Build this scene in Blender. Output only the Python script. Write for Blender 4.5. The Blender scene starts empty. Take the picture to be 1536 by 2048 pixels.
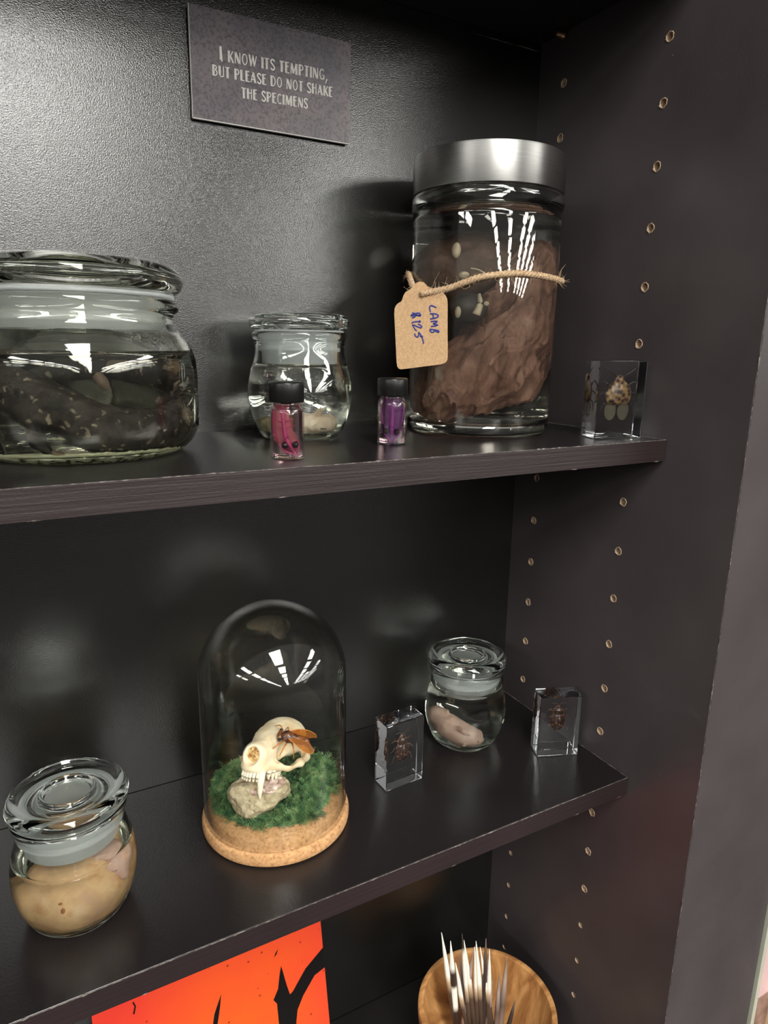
import bpy, bmesh, math, random
import numpy as np
from mathutils import Vector, Matrix

random.seed(7)
rng = np.random.default_rng(7)
SC = bpy.context.scene
COL = SC.collection
PI = math.pi

# ------------------------------------------------------------------ camera
cam_data = bpy.data.cameras.new('camera')
cam = bpy.data.objects.new('camera', cam_data)
COL.objects.link(cam)
SC.camera = cam
cam_data.sensor_fit = 'VERTICAL'
cam_data.sensor_height = 36.0
cam_data.lens = 1352.41 / 2048 * 36.0
cam_data.clip_start = 0.01
CR = ((0.878380149787581, 0.10073048441809664, -0.467227655397283),
      (-0.47774751620574113, 0.21436262399473696, -0.8519424723497098),
      (0.014339568277733155, 0.9715462083416242, 0.23641561251030277))
cam.matrix_world = Matrix.Translation((-0.51508, -0.61696, -0.25651)) @ Matrix(CR).to_4x4()

# ------------------------------------------------------------------ render feel, world, lights
SC.view_settings.view_transform = 'Standard'
SC.view_settings.look = 'None'
SC.view_settings.gamma = 1.0
SC.view_settings.use_curve_mapping = False
SC.view_settings.exposure = 0.0
cy = SC.cycles
cy.max_bounces = 20
cy.transmission_bounces = 20
cy.transparent_max_bounces = 24
cy.glossy_bounces = 6
cy.diffuse_bounces = 4
cy.use_denoising = True
cy.sample_clamp_indirect = 40.0

world = bpy.data.worlds.new('room_light')
SC.world = world
world.use_nodes = True
wn = world.node_tree.nodes
wl = world.node_tree.links
wn.clear()
w_out = wn.new('ShaderNodeOutputWorld')
w_bg = wn.new('ShaderNodeBackground')
w_tc = wn.new('ShaderNodeTexCoord')
w_sep = wn.new('ShaderNodeSeparateXYZ')
w_ramp = wn.new('ShaderNodeValToRGB')
w_map = wn.new('ShaderNodeMapRange')
w_map.inputs['From Min'].default_value = -1
w_map.inputs['From Max'].default_value = 1
wl.new(w_tc.outputs['Generated'], w_sep.inputs[0])
wl.new(w_sep.outputs['Z'], w_map.inputs['Value'])
wl.new(w_map.outputs[0], w_ramp.inputs[0])
wl.new(w_ramp.outputs[0], w_bg.inputs['Color'])
wl.new(w_bg.outputs[0], w_out.inputs['Surface'])
e = w_ramp.color_ramp.elements
e[0].position = 0.0
e[0].color = (0.05, 0.043, 0.044, 1)
e[1].position = 1.0
e[1].color = (0.62, 0.62, 0.59, 1)
for pos_, c_ in ((0.48, (0.085, 0.073, 0.073, 1)), (0.515, (0.26, 0.255, 0.245, 1)), (0.56, (0.45, 0.45, 0.43, 1)), (0.70, (0.48, 0.48, 0.455, 1))):
    w_ramp.color_ramp.elements.new(pos_).color = c_
w_bg.inputs['Strength'].default_value = 0.55

LIGHT_W = 64.0
LAMP_SPOTS = [(-3.6 + 3.0 * i + 0.12 * j, -1.75 - 1.55 * j) for j in range(10) for i in range(-1, 4) if i >= 0 or j < 2]  # far-left column is added to brighten the side panel
LAMP_SPOTS += [(x + 0.12 * j, -1.75 - 1.55 * j) for j in range(3, 10) for x in (3.9, 6.9)]
for k, (x, y) in enumerate(LAMP_SPOTS):
    ld = bpy.data.lights.new('ceiling_panel', 'AREA')
    ld.shape = 'RECTANGLE'
    ld.size = 0.6
    ld.size_y = 1.2
    ld.energy = LIGHT_W
    ld.color = (1.0, 0.985, 0.93)
    lo = bpy.data.objects.new('ceiling_panel', ld)
    lo.location = (x, y, 1.15)
    COL.objects.link(lo)

# ------------------------------------------------------------------ material helpers
def new_mat(name):
    m = bpy.data.materials.new(name)
    m.use_nodes = True
    nt = m.node_tree
    for n in list(nt.nodes):
        nt.nodes.remove(n)
    out = nt.nodes.new('ShaderNodeOutputMaterial')
    return m, nt, out


def N(nt, typ, **kw):
    n = nt.nodes.new(typ)
    for k, v in kw.items():
        if k in n.inputs:
            n.inputs[k].default_value = v
        else:
            setattr(n, k, v)
    return n


def L(nt, a, b):
    nt.links.new(a, b)


def ramp(nt, src, stops):
    r = nt.nodes.new('ShaderNodeValToRGB')
    el = r.color_ramp.elements
    el[0].position, el[0].color = stops[0][0], tuple(stops[0][1]) + (1,)
    el[1].position, el[1].color = stops[-1][0], tuple(stops[-1][1]) + (1,)
    for p, c in stops[1:-1]:
        q = el.new(p)
        q.color = tuple(c) + (1,)
    L(nt, src, r.inputs[0])
    return r.outputs[0]


def coords(nt, scale=(1, 1, 1), kind='Object'):
    tc = nt.nodes.new('ShaderNodeTexCoord')
    mp = nt.nodes.new('ShaderNodeMapping')
    mp.inputs['Scale'].default_value = scale
    L(nt, tc.outputs[kind], mp.inputs['Vector'])
    return mp.outputs[0]


def noise(nt, vec, scale, detail=3, rough=0.55, dist=0.0):
    n = nt.nodes.new('ShaderNodeTexNoise')
    n.inputs['Scale'].default_value = scale
    n.inputs['Detail'].default_value = detail
    n.inputs['Roughness'].default_value = rough
    n.inputs['Distortion'].default_value = dist
    L(nt, vec, n.inputs['Vector'])
    return n.outputs['Fac']


def bump(nt, h, strength, dist, prev=None):
    b = nt.nodes.new('ShaderNodeBump')
    b.inputs['Strength'].default_value = strength
    b.inputs['Distance'].default_value = dist
    L(nt, h, b.inputs['Height'])
    if prev is not None:
        L(nt, prev, b.inputs['Normal'])
    return b.outputs[0]


def simple(name, col, rough=0.5, metal=0.0, spec=0.5, sss=0.0, coat=0.0):
    m, nt, out = new_mat(name)
    p = nt.nodes.new('ShaderNodeBsdfPrincipled')
    p.inputs['Base Color'].default_value = tuple(col) + (1,)
    p.inputs['Roughness'].default_value = rough
    p.inputs['Metallic'].default_value = metal
    p.inputs['Specular IOR Level'].default_value = spec
    p.inputs['Coat Weight'].default_value = coat
    if sss:
        p.inputs['Subsurface Weight'].default_value = sss
        p.inputs['Subsurface Radius'].default_value = (0.006, 0.003, 0.002)
    L(nt, p.outputs[0], out.inputs['Surface'])
    return m, nt, p


def glass_mat(name, col=(1, 1, 1), ior=1.5, rough=0.0):
    m, nt, out = new_mat(name)
    g = N(nt, 'ShaderNodeBsdfGlass', Roughness=rough, IOR=ior)
    g.inputs['Color'].default_value = tuple(col) + (1,)
    L(nt, g.outputs[0], out.inputs['Surface'])
    return m


def thin_glass(name, tint=(0.985, 0.99, 0.98), edge=(0.86, 0.9, 0.80)):
    m, nt, out = new_mat(name)
    lw = N(nt, 'ShaderNodeLayerWeight', Blend=0.5)
    pw = N(nt, 'ShaderNodeMath', operation='POWER')
    pw.inputs[1].default_value = 3.3
    L(nt, lw.outputs['Facing'], pw.inputs[0])
    ma = N(nt, 'ShaderNodeMath', operation='MULTIPLY_ADD')
    ma.inputs[1].default_value = 0.9
    ma.inputs[2].default_value = 0.04
    L(nt, pw.outputs[0], ma.inputs[0])
    tr = nt.nodes.new('ShaderNodeBsdfTransparent')
    L(nt, ramp(nt, lw.outputs['Facing'], [(0.0, tint), (0.75, tint), (1.0, edge)]), tr.inputs[0])
    gl = N(nt, 'ShaderNodeBsdfGlossy', Roughness=0.01)
    mx = nt.nodes.new('ShaderNodeMixShader')
    L(nt, ma.outputs[0], mx.inputs[0])
    L(nt, tr.outputs[0], mx.inputs[1])
    L(nt, gl.outputs[0], mx.inputs[2])
    L(nt, mx.outputs[0], out.inputs['Surface'])
    return m


# ------------------------------------------------------------------ materials
M = {}


def espresso(name, bump_s, bump_scale, grain=None, rough=0.32, speck=True, base=(0.0125, 0.0100, 0.0098), spec=0.5, ior=1.5):
    m, nt, p = simple(name, base, rough, 0, spec)
    p.inputs['IOR'].default_value = ior
    v = coords(nt)
    n1 = noise(nt, v, 9, 4)
    c = ramp(nt, n1, [(0.3, tuple(b * 0.85 for b in base)), (0.7, tuple(b * 1.2 for b in base))])
    if speck:                                     # scattered dust and nicks in the foil
        vo = N(nt, 'ShaderNodeTexVoronoi', Scale=95.0)
        L(nt, v, vo.inputs['Vector'])
        sp = ramp(nt, vo.outputs['Distance'], [(0.0, (1, 1, 1)), (0.05, (1, 1, 1)), (0.09, (0, 0, 0))])
        n2 = noise(nt, v, 31, 2)
        th = ramp(nt, n2, [(0.0, (0, 0, 0)), (0.66, (0, 0, 0)), (0.74, (1, 1, 1))])
        mu = N(nt, 'ShaderNodeMath', operation='MULTIPLY')
        L(nt, sp, mu.inputs[0])
        L(nt, th, mu.inputs[1])
        mx = N(nt, 'ShaderNodeMix', data_type='RGBA')
        L(nt, mu.outputs[0], mx.inputs[0])
        L(nt, c, mx.inputs[6])
        mx.inputs[7].default_value = (0.16, 0.14, 0.125, 1)
        c = mx.outputs[2]
    L(nt, c, p.inputs['Base Color'])
    nb = None
    if grain:
        gv = coords(nt, grain)
        nb = bump(nt, noise(nt, gv, 1.0, 4, 0.55, 0.5), 0.30, 0.0010)
    if bump_s:
        nb = bump(nt, noise(nt, v, bump_scale, 2, 0.5), bump_s, 0.0006, nb)
    if nb is not None:
        L(nt, nb, p.inputs['Normal'])
    return m


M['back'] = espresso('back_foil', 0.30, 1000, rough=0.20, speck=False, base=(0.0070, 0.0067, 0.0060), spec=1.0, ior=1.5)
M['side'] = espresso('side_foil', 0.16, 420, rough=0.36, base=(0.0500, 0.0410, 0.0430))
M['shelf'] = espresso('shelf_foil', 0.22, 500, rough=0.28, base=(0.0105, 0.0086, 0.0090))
M['band'] = espresso('edge_band', 0.15, 500, grain=(9, 9, 380), rough=0.42, base=(0.0185, 0.0112, 0.0118))
M['raw'], _nt, _p = simple('raw_chipboard', (0.42, 0.29, 0.19), 0.85, 0, 0.2)
_v = coords(_nt)
L(_nt, ramp(_nt, noise(_nt, _v, 900, 3), [(0.3, (0.30, 0.20, 0.13)), (0.7, (0.55, 0.41, 0.29))]), _p.inputs['Base Color'])
M['worn'], _nt, _p = simple('worn_edge', (0.2, 0.17, 0.15), 0.8, 0, 0.2)
_v = coords(_nt)
L(_nt, ramp(_nt, noise(_nt, _v, 260, 4), [(0.35, (0.04, 0.033, 0.03)), (0.55, (0.13, 0.11, 0.10)), (0.78, (0.36, 0.32, 0.28))]), _p.inputs['Base Color'])

M['glass'] = glass_mat('clear_glass', (0.995, 1.0, 0.995), 1.5)
M['green_glass'] = glass_mat('greenish_glass', (0.988, 0.997, 0.984), 1.5)
M['olive_glass'] = glass_mat('olive_glass', (0.992, 0.995, 0.972), 1.5)
M['dome_glass'] = thin_glass('bell_glass')
M['vial_glass'] = thin_glass('vial_glass', (0.99, 0.98, 0.985), (0.9, 0.85, 0.87))
M['alcohol'] = glass_mat('clear_alcohol', (0.995, 0.994, 0.975), 1.345)
M['olive_alcohol'] = glass_mat('yellowed_alcohol', (0.992, 0.988, 0.945), 1.345)
M['brown_alcohol'] = glass_mat('brownish_alcohol', (0.98, 0.955, 0.93), 1.345)
m, nt, out = new_mat('stippled_glass_painted_glow')  # pale diffuse colour imitates light gathered in the stippled jar base
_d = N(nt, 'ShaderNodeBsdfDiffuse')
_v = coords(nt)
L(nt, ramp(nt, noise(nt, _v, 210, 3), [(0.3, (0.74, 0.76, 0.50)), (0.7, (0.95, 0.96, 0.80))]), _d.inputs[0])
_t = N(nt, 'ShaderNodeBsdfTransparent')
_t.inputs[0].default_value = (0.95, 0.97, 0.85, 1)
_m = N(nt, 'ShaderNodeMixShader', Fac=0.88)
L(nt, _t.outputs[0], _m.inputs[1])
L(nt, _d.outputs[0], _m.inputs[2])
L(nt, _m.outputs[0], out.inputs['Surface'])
M['base_glow'] = m
M['resin'] = glass_mat('clear_resin', (0.985, 0.99, 1.0), 1.5)

m, nt, out = new_mat('silicone_seal')
_d = N(nt, 'ShaderNodeBsdfDiffuse')
_d.inputs[0].default_value = (0.84, 0.87, 0.87, 1)
_t = N(nt, 'ShaderNodeBsdfTranslucent')
_t.inputs[0].default_value = (0.88, 0.91, 0.91, 1)
_tr = N(nt, 'ShaderNodeBsdfTransparent')
_tr.inputs[0].default_value = (0.93, 0.96, 0.97, 1)
_m1 = N(nt, 'ShaderNodeMixShader', Fac=0.5)
_m2 = N(nt, 'ShaderNodeMixShader', Fac=0.36)
L(nt, _d.outputs[0], _m1.inputs[1])
L(nt, _t.outputs[0], _m1.inputs[2])
L(nt, _m1.outputs[0], _m2.inputs[1])
L(nt, _tr.outputs[0], _m2.inputs[2])
L(nt, _m2.outputs[0], out.inputs['Surface'])
M['seal'] = m

# brushed steel lid
m, nt, p = simple('brushed_steel', (0.62, 0.61, 0.59), 0.48, 1.0)
_v = coords(nt, (60, 60, 2200))
_n = noise(nt, _v, 1.0, 2)
L(nt, ramp(nt, _n, [(0.3, (0.66, 0.65, 0.63)), (0.7, (0.80, 0.79, 0.77))]), p.inputs['Base Color'])
p.inputs['Anisotropic'].default_value = 0.95
p.inputs['Anisotropic Rotation'].default_value = 0.25
_tg = N(nt, 'ShaderNodeTangent', direction_type='RADIAL', axis='Z')
L(nt, _tg.outputs[0], p.inputs['Tangent'])
M['steel'] = m
M['black_cap'], _, _p = simple('black_plastic', (0.006, 0.006, 0.006), 0.32, 0, 0.35)
M['ink_blue'], _, _ = simple('blue_ink', (0.035, 0.04, 0.22), 0.6)

# kraft card
m, nt, p = simple('kraft_card', (0.5, 0.32, 0.17), 0.85, 0, 0.2)
_v = coords(nt)
L(nt, ramp(nt, noise(nt, _v, 700, 4), [(0.3, (0.42, 0.26, 0.135)), (0.7, (0.56, 0.37, 0.21))]), p.inputs['Base Color'])
M['kraft'] = m
m, nt, p = simple('jute', (0.42, 0.28, 0.16), 0.9, 0, 0.1)
_v = coords(nt)
L(nt, ramp(nt, noise(nt, _v, 900, 3), [(0.3, (0.28, 0.17, 0.09)), (0.7, (0.62, 0.46, 0.30))]), p.inputs['Base Color'])
M['jute'] = m
# cork
m, nt, p = simple('cork', (0.55, 0.33, 0.16), 0.8, 0, 0.25)
_v = coords(nt)
_n = noise(nt, _v, 330, 5)
_n2 = noise(nt, _v, 120, 3)
_c1 = ramp(nt, _n, [(0.30, (0.28, 0.14, 0.06)), (0.45, (0.45, 0.25, 0.115)), (0.72, (0.56, 0.34, 0.17))])
_c2 = ramp(nt, _n2, [(0.3, (0.82, 0.78, 0.72)), (0.7, (1.08, 1.06, 1.05))])
_mx = N(nt, 'ShaderNodeMix', data_type='RGBA', blend_type='MULTIPLY')
_mx.inputs[0].default_value = 1.0
L(nt, _c1, _mx.inputs[6])
L(nt, _c2, _mx.inputs[7])
L(nt, _mx.outputs[2], p.inputs['Base Color'])
L(nt, bump(nt, _n, 0.4, 0.0006), p.inputs['Normal'])
M['cork'] = m
# bone
m, nt, p = simple('bone', (0.80, 0.66, 0.45), 0.5, 0, 0.35, sss=0.15)
_v = coords(nt)
L(nt, ramp(nt, noise(nt, _v, 55, 4), [(0.32, (0.72, 0.55, 0.33)), (0.5, (0.82, 0.68, 0.47)), (0.7, (0.87, 0.76, 0.57))]), p.inputs['Base Color'])
L(nt, bump(nt, noise(nt, _v, 300, 3), 0.15, 0.0004), p.inputs['Normal'])
M['bone'] = m
M['tooth'], _, _ = simple('tooth_enamel', (0.88, 0.78, 0.60), 0.3, 0, 0.5)
m, nt, p = simple('nasal_bone', (0.7, 0.42, 0.14), 0.7)
_v = coords(nt)
L(nt, ramp(nt, noise(nt, _v, 330, 3), [(0.38, (0.30, 0.13, 0.03)), (0.6, (0.80, 0.55, 0.24))]), p.inputs['Base Color'])
M['nasal'] = m
# rock
m, nt, p = simple('pale_rock', (0.5, 0.42, 0.3), 0.9, 0, 0.2)
_v = coords(nt)
_n = noise(nt, _v, 210, 6, 0.7)
L(nt, ramp(nt, _n, [(0.28, (0.16, 0.12, 0.075)), (0.42, (0.38, 0.31, 0.19)), (0.58, (0.50, 0.42, 0.28)), (0.8, (0.62, 0.55, 0.42))]), p.inputs['Base Color'])
L(nt, bump(nt, _n, 0.8, 0.002), p.inputs['Normal'])
M['rock'] = m
M['rock_crust'], _nt, _p = simple('pinkish_crystal_crust', (0.45, 0.33, 0.28), 0.7)
_v = coords(_nt)
L(_nt, ramp(_nt, noise(_nt, _v, 240, 5), [(0.3, (0.20, 0.10, 0.06)), (0.5, (0.45, 0.32, 0.27)), (0.72, (0.78, 0.70, 0.66))]), _p.inputs['Base Color'])
# moss
m, nt, p = simple('green_moss', (0.06, 0.17, 0.045), 0.75, 0, 0.2)
_v = coords(nt)
L(nt, ramp(nt, noise(nt, _v, 130, 4), [(0.28, (0.022, 0.060, 0.028)), (0.42, (0.062, 0.150, 0.062)), (0.54, (0.14, 0.26, 0.10)), (0.72, (0.34, 0.44, 0.21))]), p.inputs['Base Color'])
M['moss'] = m
# cicada
m, nt, p = simple('cicada_shell', (0.10, 0.035, 0.012), 0.3, 0, 0.6)
_v = coords(nt)
L(nt, ramp(nt, noise(nt, _v, 240, 2), [(0.4, (0.040, 0.014, 0.010)), (0.64, (0.22, 0.075, 0.018))]), p.inputs['Base Color'])
M['cicada'] = m
m, nt, out = new_mat('amber_wing')
_tr = N(nt, 'ShaderNodeBsdfTransparent')
_tr.inputs[0].default_value = (0.95, 0.66, 0.30, 1)
_pp = N(nt, 'ShaderNodeBsdfPrincipled', Roughness=0.3)
_pp.inputs['Base Color'].default_value = (0.34, 0.14, 0.03, 1)
_mx = N(nt, 'ShaderNodeMixShader', Fac=0.38)
L(nt, _tr.outputs[0], _mx.inputs[1])
L(nt, _pp.outputs[0], _mx.inputs[2])
L(nt, _mx.outputs[0], out.inputs['Surface'])
M['wing'] = m
M['vein'], _, _ = simple('orange_wing_vein', (0.48, 0.17, 0.03), 0.4)


def skin(name, stops, scale, rough=0.5, bump_s=0.4, bump_scale=200, bump_d=0.0015, sss=0.0, stretch=(1, 1, 1), dist=0.0):
    m, nt, p = simple(name, stops[0][1], rough, 0, 0.4, sss=sss)
    v = coords(nt, stretch)
    L(nt, ramp(nt, noise(nt, v, scale, 4, 0.6, dist), stops), p.inputs['Base Color'])
    L(nt, bump(nt, noise(nt, v, bump_scale, 4, 0.6, dist), bump_s, bump_d), p.inputs['Normal'])
    return m


# lizard: charcoal skin, pale blotches
m, nt, p = simple('spotted_lizard_skin', (0.05, 0.045, 0.042), 0.55, 0, 0.3)
_v = coords(nt)
_vo = N(nt, 'ShaderNodeTexVoronoi', Scale=150.0)
_nz = N(nt, 'ShaderNodeTexNoise', Scale=120.0)
L(nt, _v, _nz.inputs['Vector'])
_add = N(nt, 'ShaderNodeMix', data_type='RGBA', blend_type='ADD')
_add.inputs[0].default_value = 0.012
L(nt, _v, _add.inputs[6])
L(nt, _nz.outputs['Color'], _add.inputs[7])
L(nt, _add.outputs[2], _vo.inputs['Vector'])
_spots = ramp(nt, _vo.outputs['Distance'], [(0.0, (0.27, 0.24, 0.20)), (0.16, (0.20, 0.175, 0.150)), (0.28, (0.036, 0.031, 0.030)), (1.0, (0.036, 0.031, 0.030))])
_n = noise(nt, _v, 60, 4)
_c2 = ramp(nt, _n, [(0.35, (0.6, 0.58, 0.58)), (0.65, (1.35, 1.3, 1.25))])
_mu = N(nt, 'ShaderNodeMix', data_type='RGBA', blend_type='MULTIPLY')
_mu.inputs[0].default_value = 1.0
L(nt, _spots, _mu.inputs[6])
L(nt, _c2, _mu.inputs[7])
L(nt, _mu.outputs[2], p.inputs['Base Color'])
_nb = bump(nt, noise(nt, _v, 700, 2), 0.5, 0.0006)
L(nt, _nb, p.inputs['Normal'])
M['lizard'] = m
M['lizard_toe'], _, _ = simple('pale_brown_toes', (0.19, 0.14, 0.11), 0.55)
M['lizard_belly'], _, _ = simple('pale_underside', (0.40, 0.36, 0.27), 0.6)

M['lamb'] = skin('wrinkled_brown_hide', [(0.28, (0.12, 0.060, 0.043)), (0.5, (0.27, 0.145, 0.105)), (0.72, (0.44, 0.27, 0.205))], 45,
                 0.55, 0.6, 60, 0.003, stretch=(1.3, 1.3, 0.5), dist=1.2)
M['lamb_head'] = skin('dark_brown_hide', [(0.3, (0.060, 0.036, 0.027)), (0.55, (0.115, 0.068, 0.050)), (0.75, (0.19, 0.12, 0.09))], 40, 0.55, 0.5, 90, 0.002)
M['lamb_pale'], _, _ = simple('pale_tissue', (0.70, 0.60, 0.44), 0.5)
M['lamb_dark'], _, _ = simple('grey_membrane', (0.085, 0.074, 0.068), 0.4)
M['tan_flesh'] = skin('tan_pickled_flesh', [(0.30, (0.55, 0.27, 0.10)), (0.46, (0.70, 0.46, 0.24)), (0.58, (0.62, 0.38, 0.20)), (0.72, (0.52, 0.34, 0.28))], 42, 0.45, 0.3, 90, 0.002)
M['pink_flesh'] = skin('pinkish_pickled_flesh', [(0.30, (0.62, 0.37, 0.29)), (0.55, (0.76, 0.54, 0.45)), (0.75, (0.66, 0.42, 0.37))], 40, 0.45, 0.3, 120, 0.0015)
M['cream_flesh'] = skin('cream_pickled_flesh', [(0.30, (0.68, 0.50, 0.34)), (0.55, (0.82, 0.66, 0.50)), (0.75, (0.86, 0.75, 0.62))], 60, 0.45, 0.3, 160, 0.0012)
M['lid_flesh'], _, _ = simple('brownish_eyelid', (0.42, 0.24, 0.19), 0.5)
M['grey_bit'], _, _ = simple('grey_olive_base_reflection', (0.30, 0.25, 0.14), 0.6)  # reflection of the jar base, painted as a lump colour
M['dark_eye'], _, _ = simple('dark_eye', (0.012, 0.009, 0.008), 0.3)
M['flesh_mark'], _, _ = simple('russet_mark', (0.42, 0.15, 0.05), 0.6)


def jelly(name, col, fac):
    m, nt, out = new_mat(name)
    tr = N(nt, 'ShaderNodeBsdfTransparent')
    tr.inputs[0].default_value = tuple(min(1, c * 0.55 + 0.45) for c in col) + (1,)
    d = N(nt, 'ShaderNodeBsdfDiffuse')
    d.inputs[0].default_value = tuple(col) + (1,)
    t = N(nt, 'ShaderNodeBsdfTranslucent')
    t.inputs[0].default_value = tuple(col) + (1,)
    a = N(nt, 'ShaderNodeMixShader', Fac=0.5)
    b = N(nt, 'ShaderNodeMixShader', Fac=fac)
    L(nt, d.outputs[0], a.inputs[1])
    L(nt, t.outputs[0], a.inputs[2])
    L(nt, tr.outputs[0], b.inputs[1])
    L(nt, a.outputs[0], b.inputs[2])
    L(nt, b.outputs[0], out.inputs['Surface'])
    return m


M['jelly_pink'] = jelly('pink_stained_flesh', (0.72, 0.30, 0.33), 0.55)
M['jelly_purple'] = jelly('purple_stained_flesh', (0.36, 0.19, 0.42), 0.55)
M['magenta'], _, _ = simple('magenta_stained_bone', (0.36, 0.045, 0.14), 0.5)
M['violet'], _, _ = simple('violet_stained_bone', (0.20, 0.04, 0.22), 0.5)
M['pink_fluid'] = glass_mat('pink_glycerine', (0.985, 0.90, 0.915), 1.40)

# beetles
m, nt, p = simple('brown_beetle_shell', (0.09, 0.035, 0.015), 0.25, 0, 0.7)
_v = coords(nt)
_vo = N(nt, 'ShaderNodeTexVoronoi', Scale=330.0)
L(nt, _v, _vo.inputs['Vector'])
L(nt, ramp(nt, _vo.outputs['Distance'], [(0.0, (0.62, 0.36, 0.18)), (0.17, (0.42, 0.20, 0.08)), (0.28, (0.055, 0.020, 0.010)), (1.0, (0.040, 0.015, 0.009))]), p.inputs['Base Color'])
M['beetle'] = m
M['insect_leg'], _, _ = simple('dark_insect_leg', (0.10, 0.05, 0.025), 0.4)
M['insect_black'], _, _ = simple('blackish_antenna', (0.03, 0.025, 0.02), 0.4)
m, nt, p = simple('gold_spotted_shell', (0.4, 0.27, 0.1), 0.35, 0.0, 0.6)
_v = coords(nt)
_vo = N(nt, 'ShaderNodeTexVoronoi', Scale=240.0)
L(nt, _v, _vo.inputs['Vector'])
L(nt, ramp(nt, _vo.outputs['Distance'], [(0.0, (0.02, 0.013, 0.01)), (0.30, (0.025, 0.015, 0.010)), (0.42, (0.13, 0.068, 0.035)), (0.62, (0.26, 0.155, 0.065)), (1.0, (0.46, 0.32, 0.14))]), p.inputs['Base Color'])
M['shield_bug'] = m
m, nt, out = new_mat('clear_insect_wing')
_tr = N(nt, 'ShaderNodeBsdfTransparent')
_tr.inputs[0].default_value = (0.80, 0.78, 0.72, 1)
_d = N(nt, 'ShaderNodeBsdfDiffuse')
_d.inputs[0].default_value = (0.25, 0.22, 0.16, 1)
_mx = N(nt, 'ShaderNodeMixShader', Fac=0.35)
L(nt, _tr.outputs[0], _mx.inputs[1])
L(nt, _d.outputs[0], _mx.inputs[2])
L(nt, _mx.outputs[0], out.inputs['Surface'])
M['bug_wing'] = m

# sign, poster, bowl, quills
m, nt, p = simple('mottled_sign_print', (0.09, 0.075, 0.085), 0.3, 0, 0.5)
_v = coords(nt)
_n = noise(nt, _v, 420, 4, 0.6)
_n2 = noise(nt, _v, 22, 3)
_c1 = ramp(nt, _n, [(0.36, (0.040, 0.033, 0.046)), (0.55, (0.105, 0.088, 0.112))])
_c2 = ramp(nt, _n2, [(0.35, (0.7, 0.68, 0.72)), (0.62, (1.3, 1.18, 1.0))])
_mu = N(nt, 'ShaderNodeMix', data_type='RGBA', blend_type='MULTIPLY')
_mu.inputs[0].default_value = 1.0
L(nt, _c1, _mu.inputs[6])
L(nt, _c2, _mu.inputs[7])
L(nt, _mu.outputs[2], p.inputs['Base Color'])
M['sign'] = m
M['sign_edge'], _, _ = simple('white_card_core', (0.6, 0.58, 0.55), 0.7)
M['sign_ink'], _, _ = simple('pale_lettering', (0.74, 0.71, 0.66), 0.5)

m, nt, p = simple('red_orange_print', (0.8, 0.07, 0.02), 0.45)
_v = coords(nt, (1, 1, 1), 'Generated')
_sp = N(nt, 'ShaderNodeVectorMath', operation='DISTANCE')
L(nt, _v, _sp.inputs[0])
_sp.inputs[1].default_value = (0.60, 0.5, 0.28)
_n = noise(nt, coords(nt), 14, 3)
_ad = N(nt, 'ShaderNodeMath', operation='MULTIPLY_ADD')
_ad.inputs[1].default_value = 0.25
L(nt, _n, _ad.inputs[0])
L(nt, _sp.outputs['Value'], _ad.inputs[2])
_cc = ramp(nt, _ad.outputs[0], [(0.12, (0.86, 0.38, 0.025)), (0.38, (0.76, 0.17, 0.012)), (0.58, (0.68, 0.085, 0.012)), (0.88, (0.62, 0.038, 0.022))])
_sv = N(nt, 'ShaderNodeTexVoronoi', Scale=85.0)
L(nt, coords(nt), _sv.inputs['Vector'])
_sm = ramp(nt, _sv.outputs['Distance'], [(0.0, (0.25, 0.12, 0.1)), (0.07, (0.4, 0.3, 0.3)), (0.13, (1, 1, 1))])
_mu = N(nt, 'ShaderNodeMix', data_type='RGBA', blend_type='MULTIPLY')
_mu.inputs[0].default_value = 1.0
L(nt, _cc, _mu.inputs[6])
L(nt, _sm, _mu.inputs[7])
L(nt, _mu.outputs[2], p.inputs['Base Color'])
p.inputs['Specular IOR Level'].default_value = 0.2
M['poster'] = m
M['poster_black'], _, _ = simple('black_print', (0.006, 0.005, 0.005), 0.8, 0, 0.08)

m, nt, p = simple('turned_wood', (0.5, 0.26, 0.1), 0.4, 0, 0.5)
_v = coords(nt, (9, 30, 9))
_n = noise(nt, _v, 1.6, 5, 0.6, 1.2)
L(nt, ramp(nt, _n, [(0.25, (0.16, 0.06, 0.02)), (0.42, (0.38, 0.17, 0.055)), (0.58, (0.58, 0.30, 0.11)), (0.8, (0.72, 0.44, 0.20))]), p.inputs['Base Color'])
M['bowl'] = m


def quill_mat(name, stops):
    m, nt, p = simple(name, (0.1, 0.1, 0.1), 0.35, 0, 0.5)
    tc = nt.nodes.new('ShaderNodeTexCoord')
    sp = nt.nodes.new('ShaderNodeSeparateXYZ')
    L(nt, tc.outputs['Generated'], sp.inputs[0])
    ns = N(nt, 'ShaderNodeTexNoise', Scale=40.0)
    L(nt, tc.outputs['Object'], ns.inputs['Vector'])
    ma = N(nt, 'ShaderNodeMath', operation='MULTIPLY_ADD')
    ma.inputs[1].default_value = 0.06
    L(nt, ns.outputs['Fac'], ma.inputs[0])
    L(nt, sp.outputs['Z'], ma.inputs[2])
    L(nt, ramp(nt, ma.outputs[0], stops), p.inputs['Base Color'])
    return m


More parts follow.
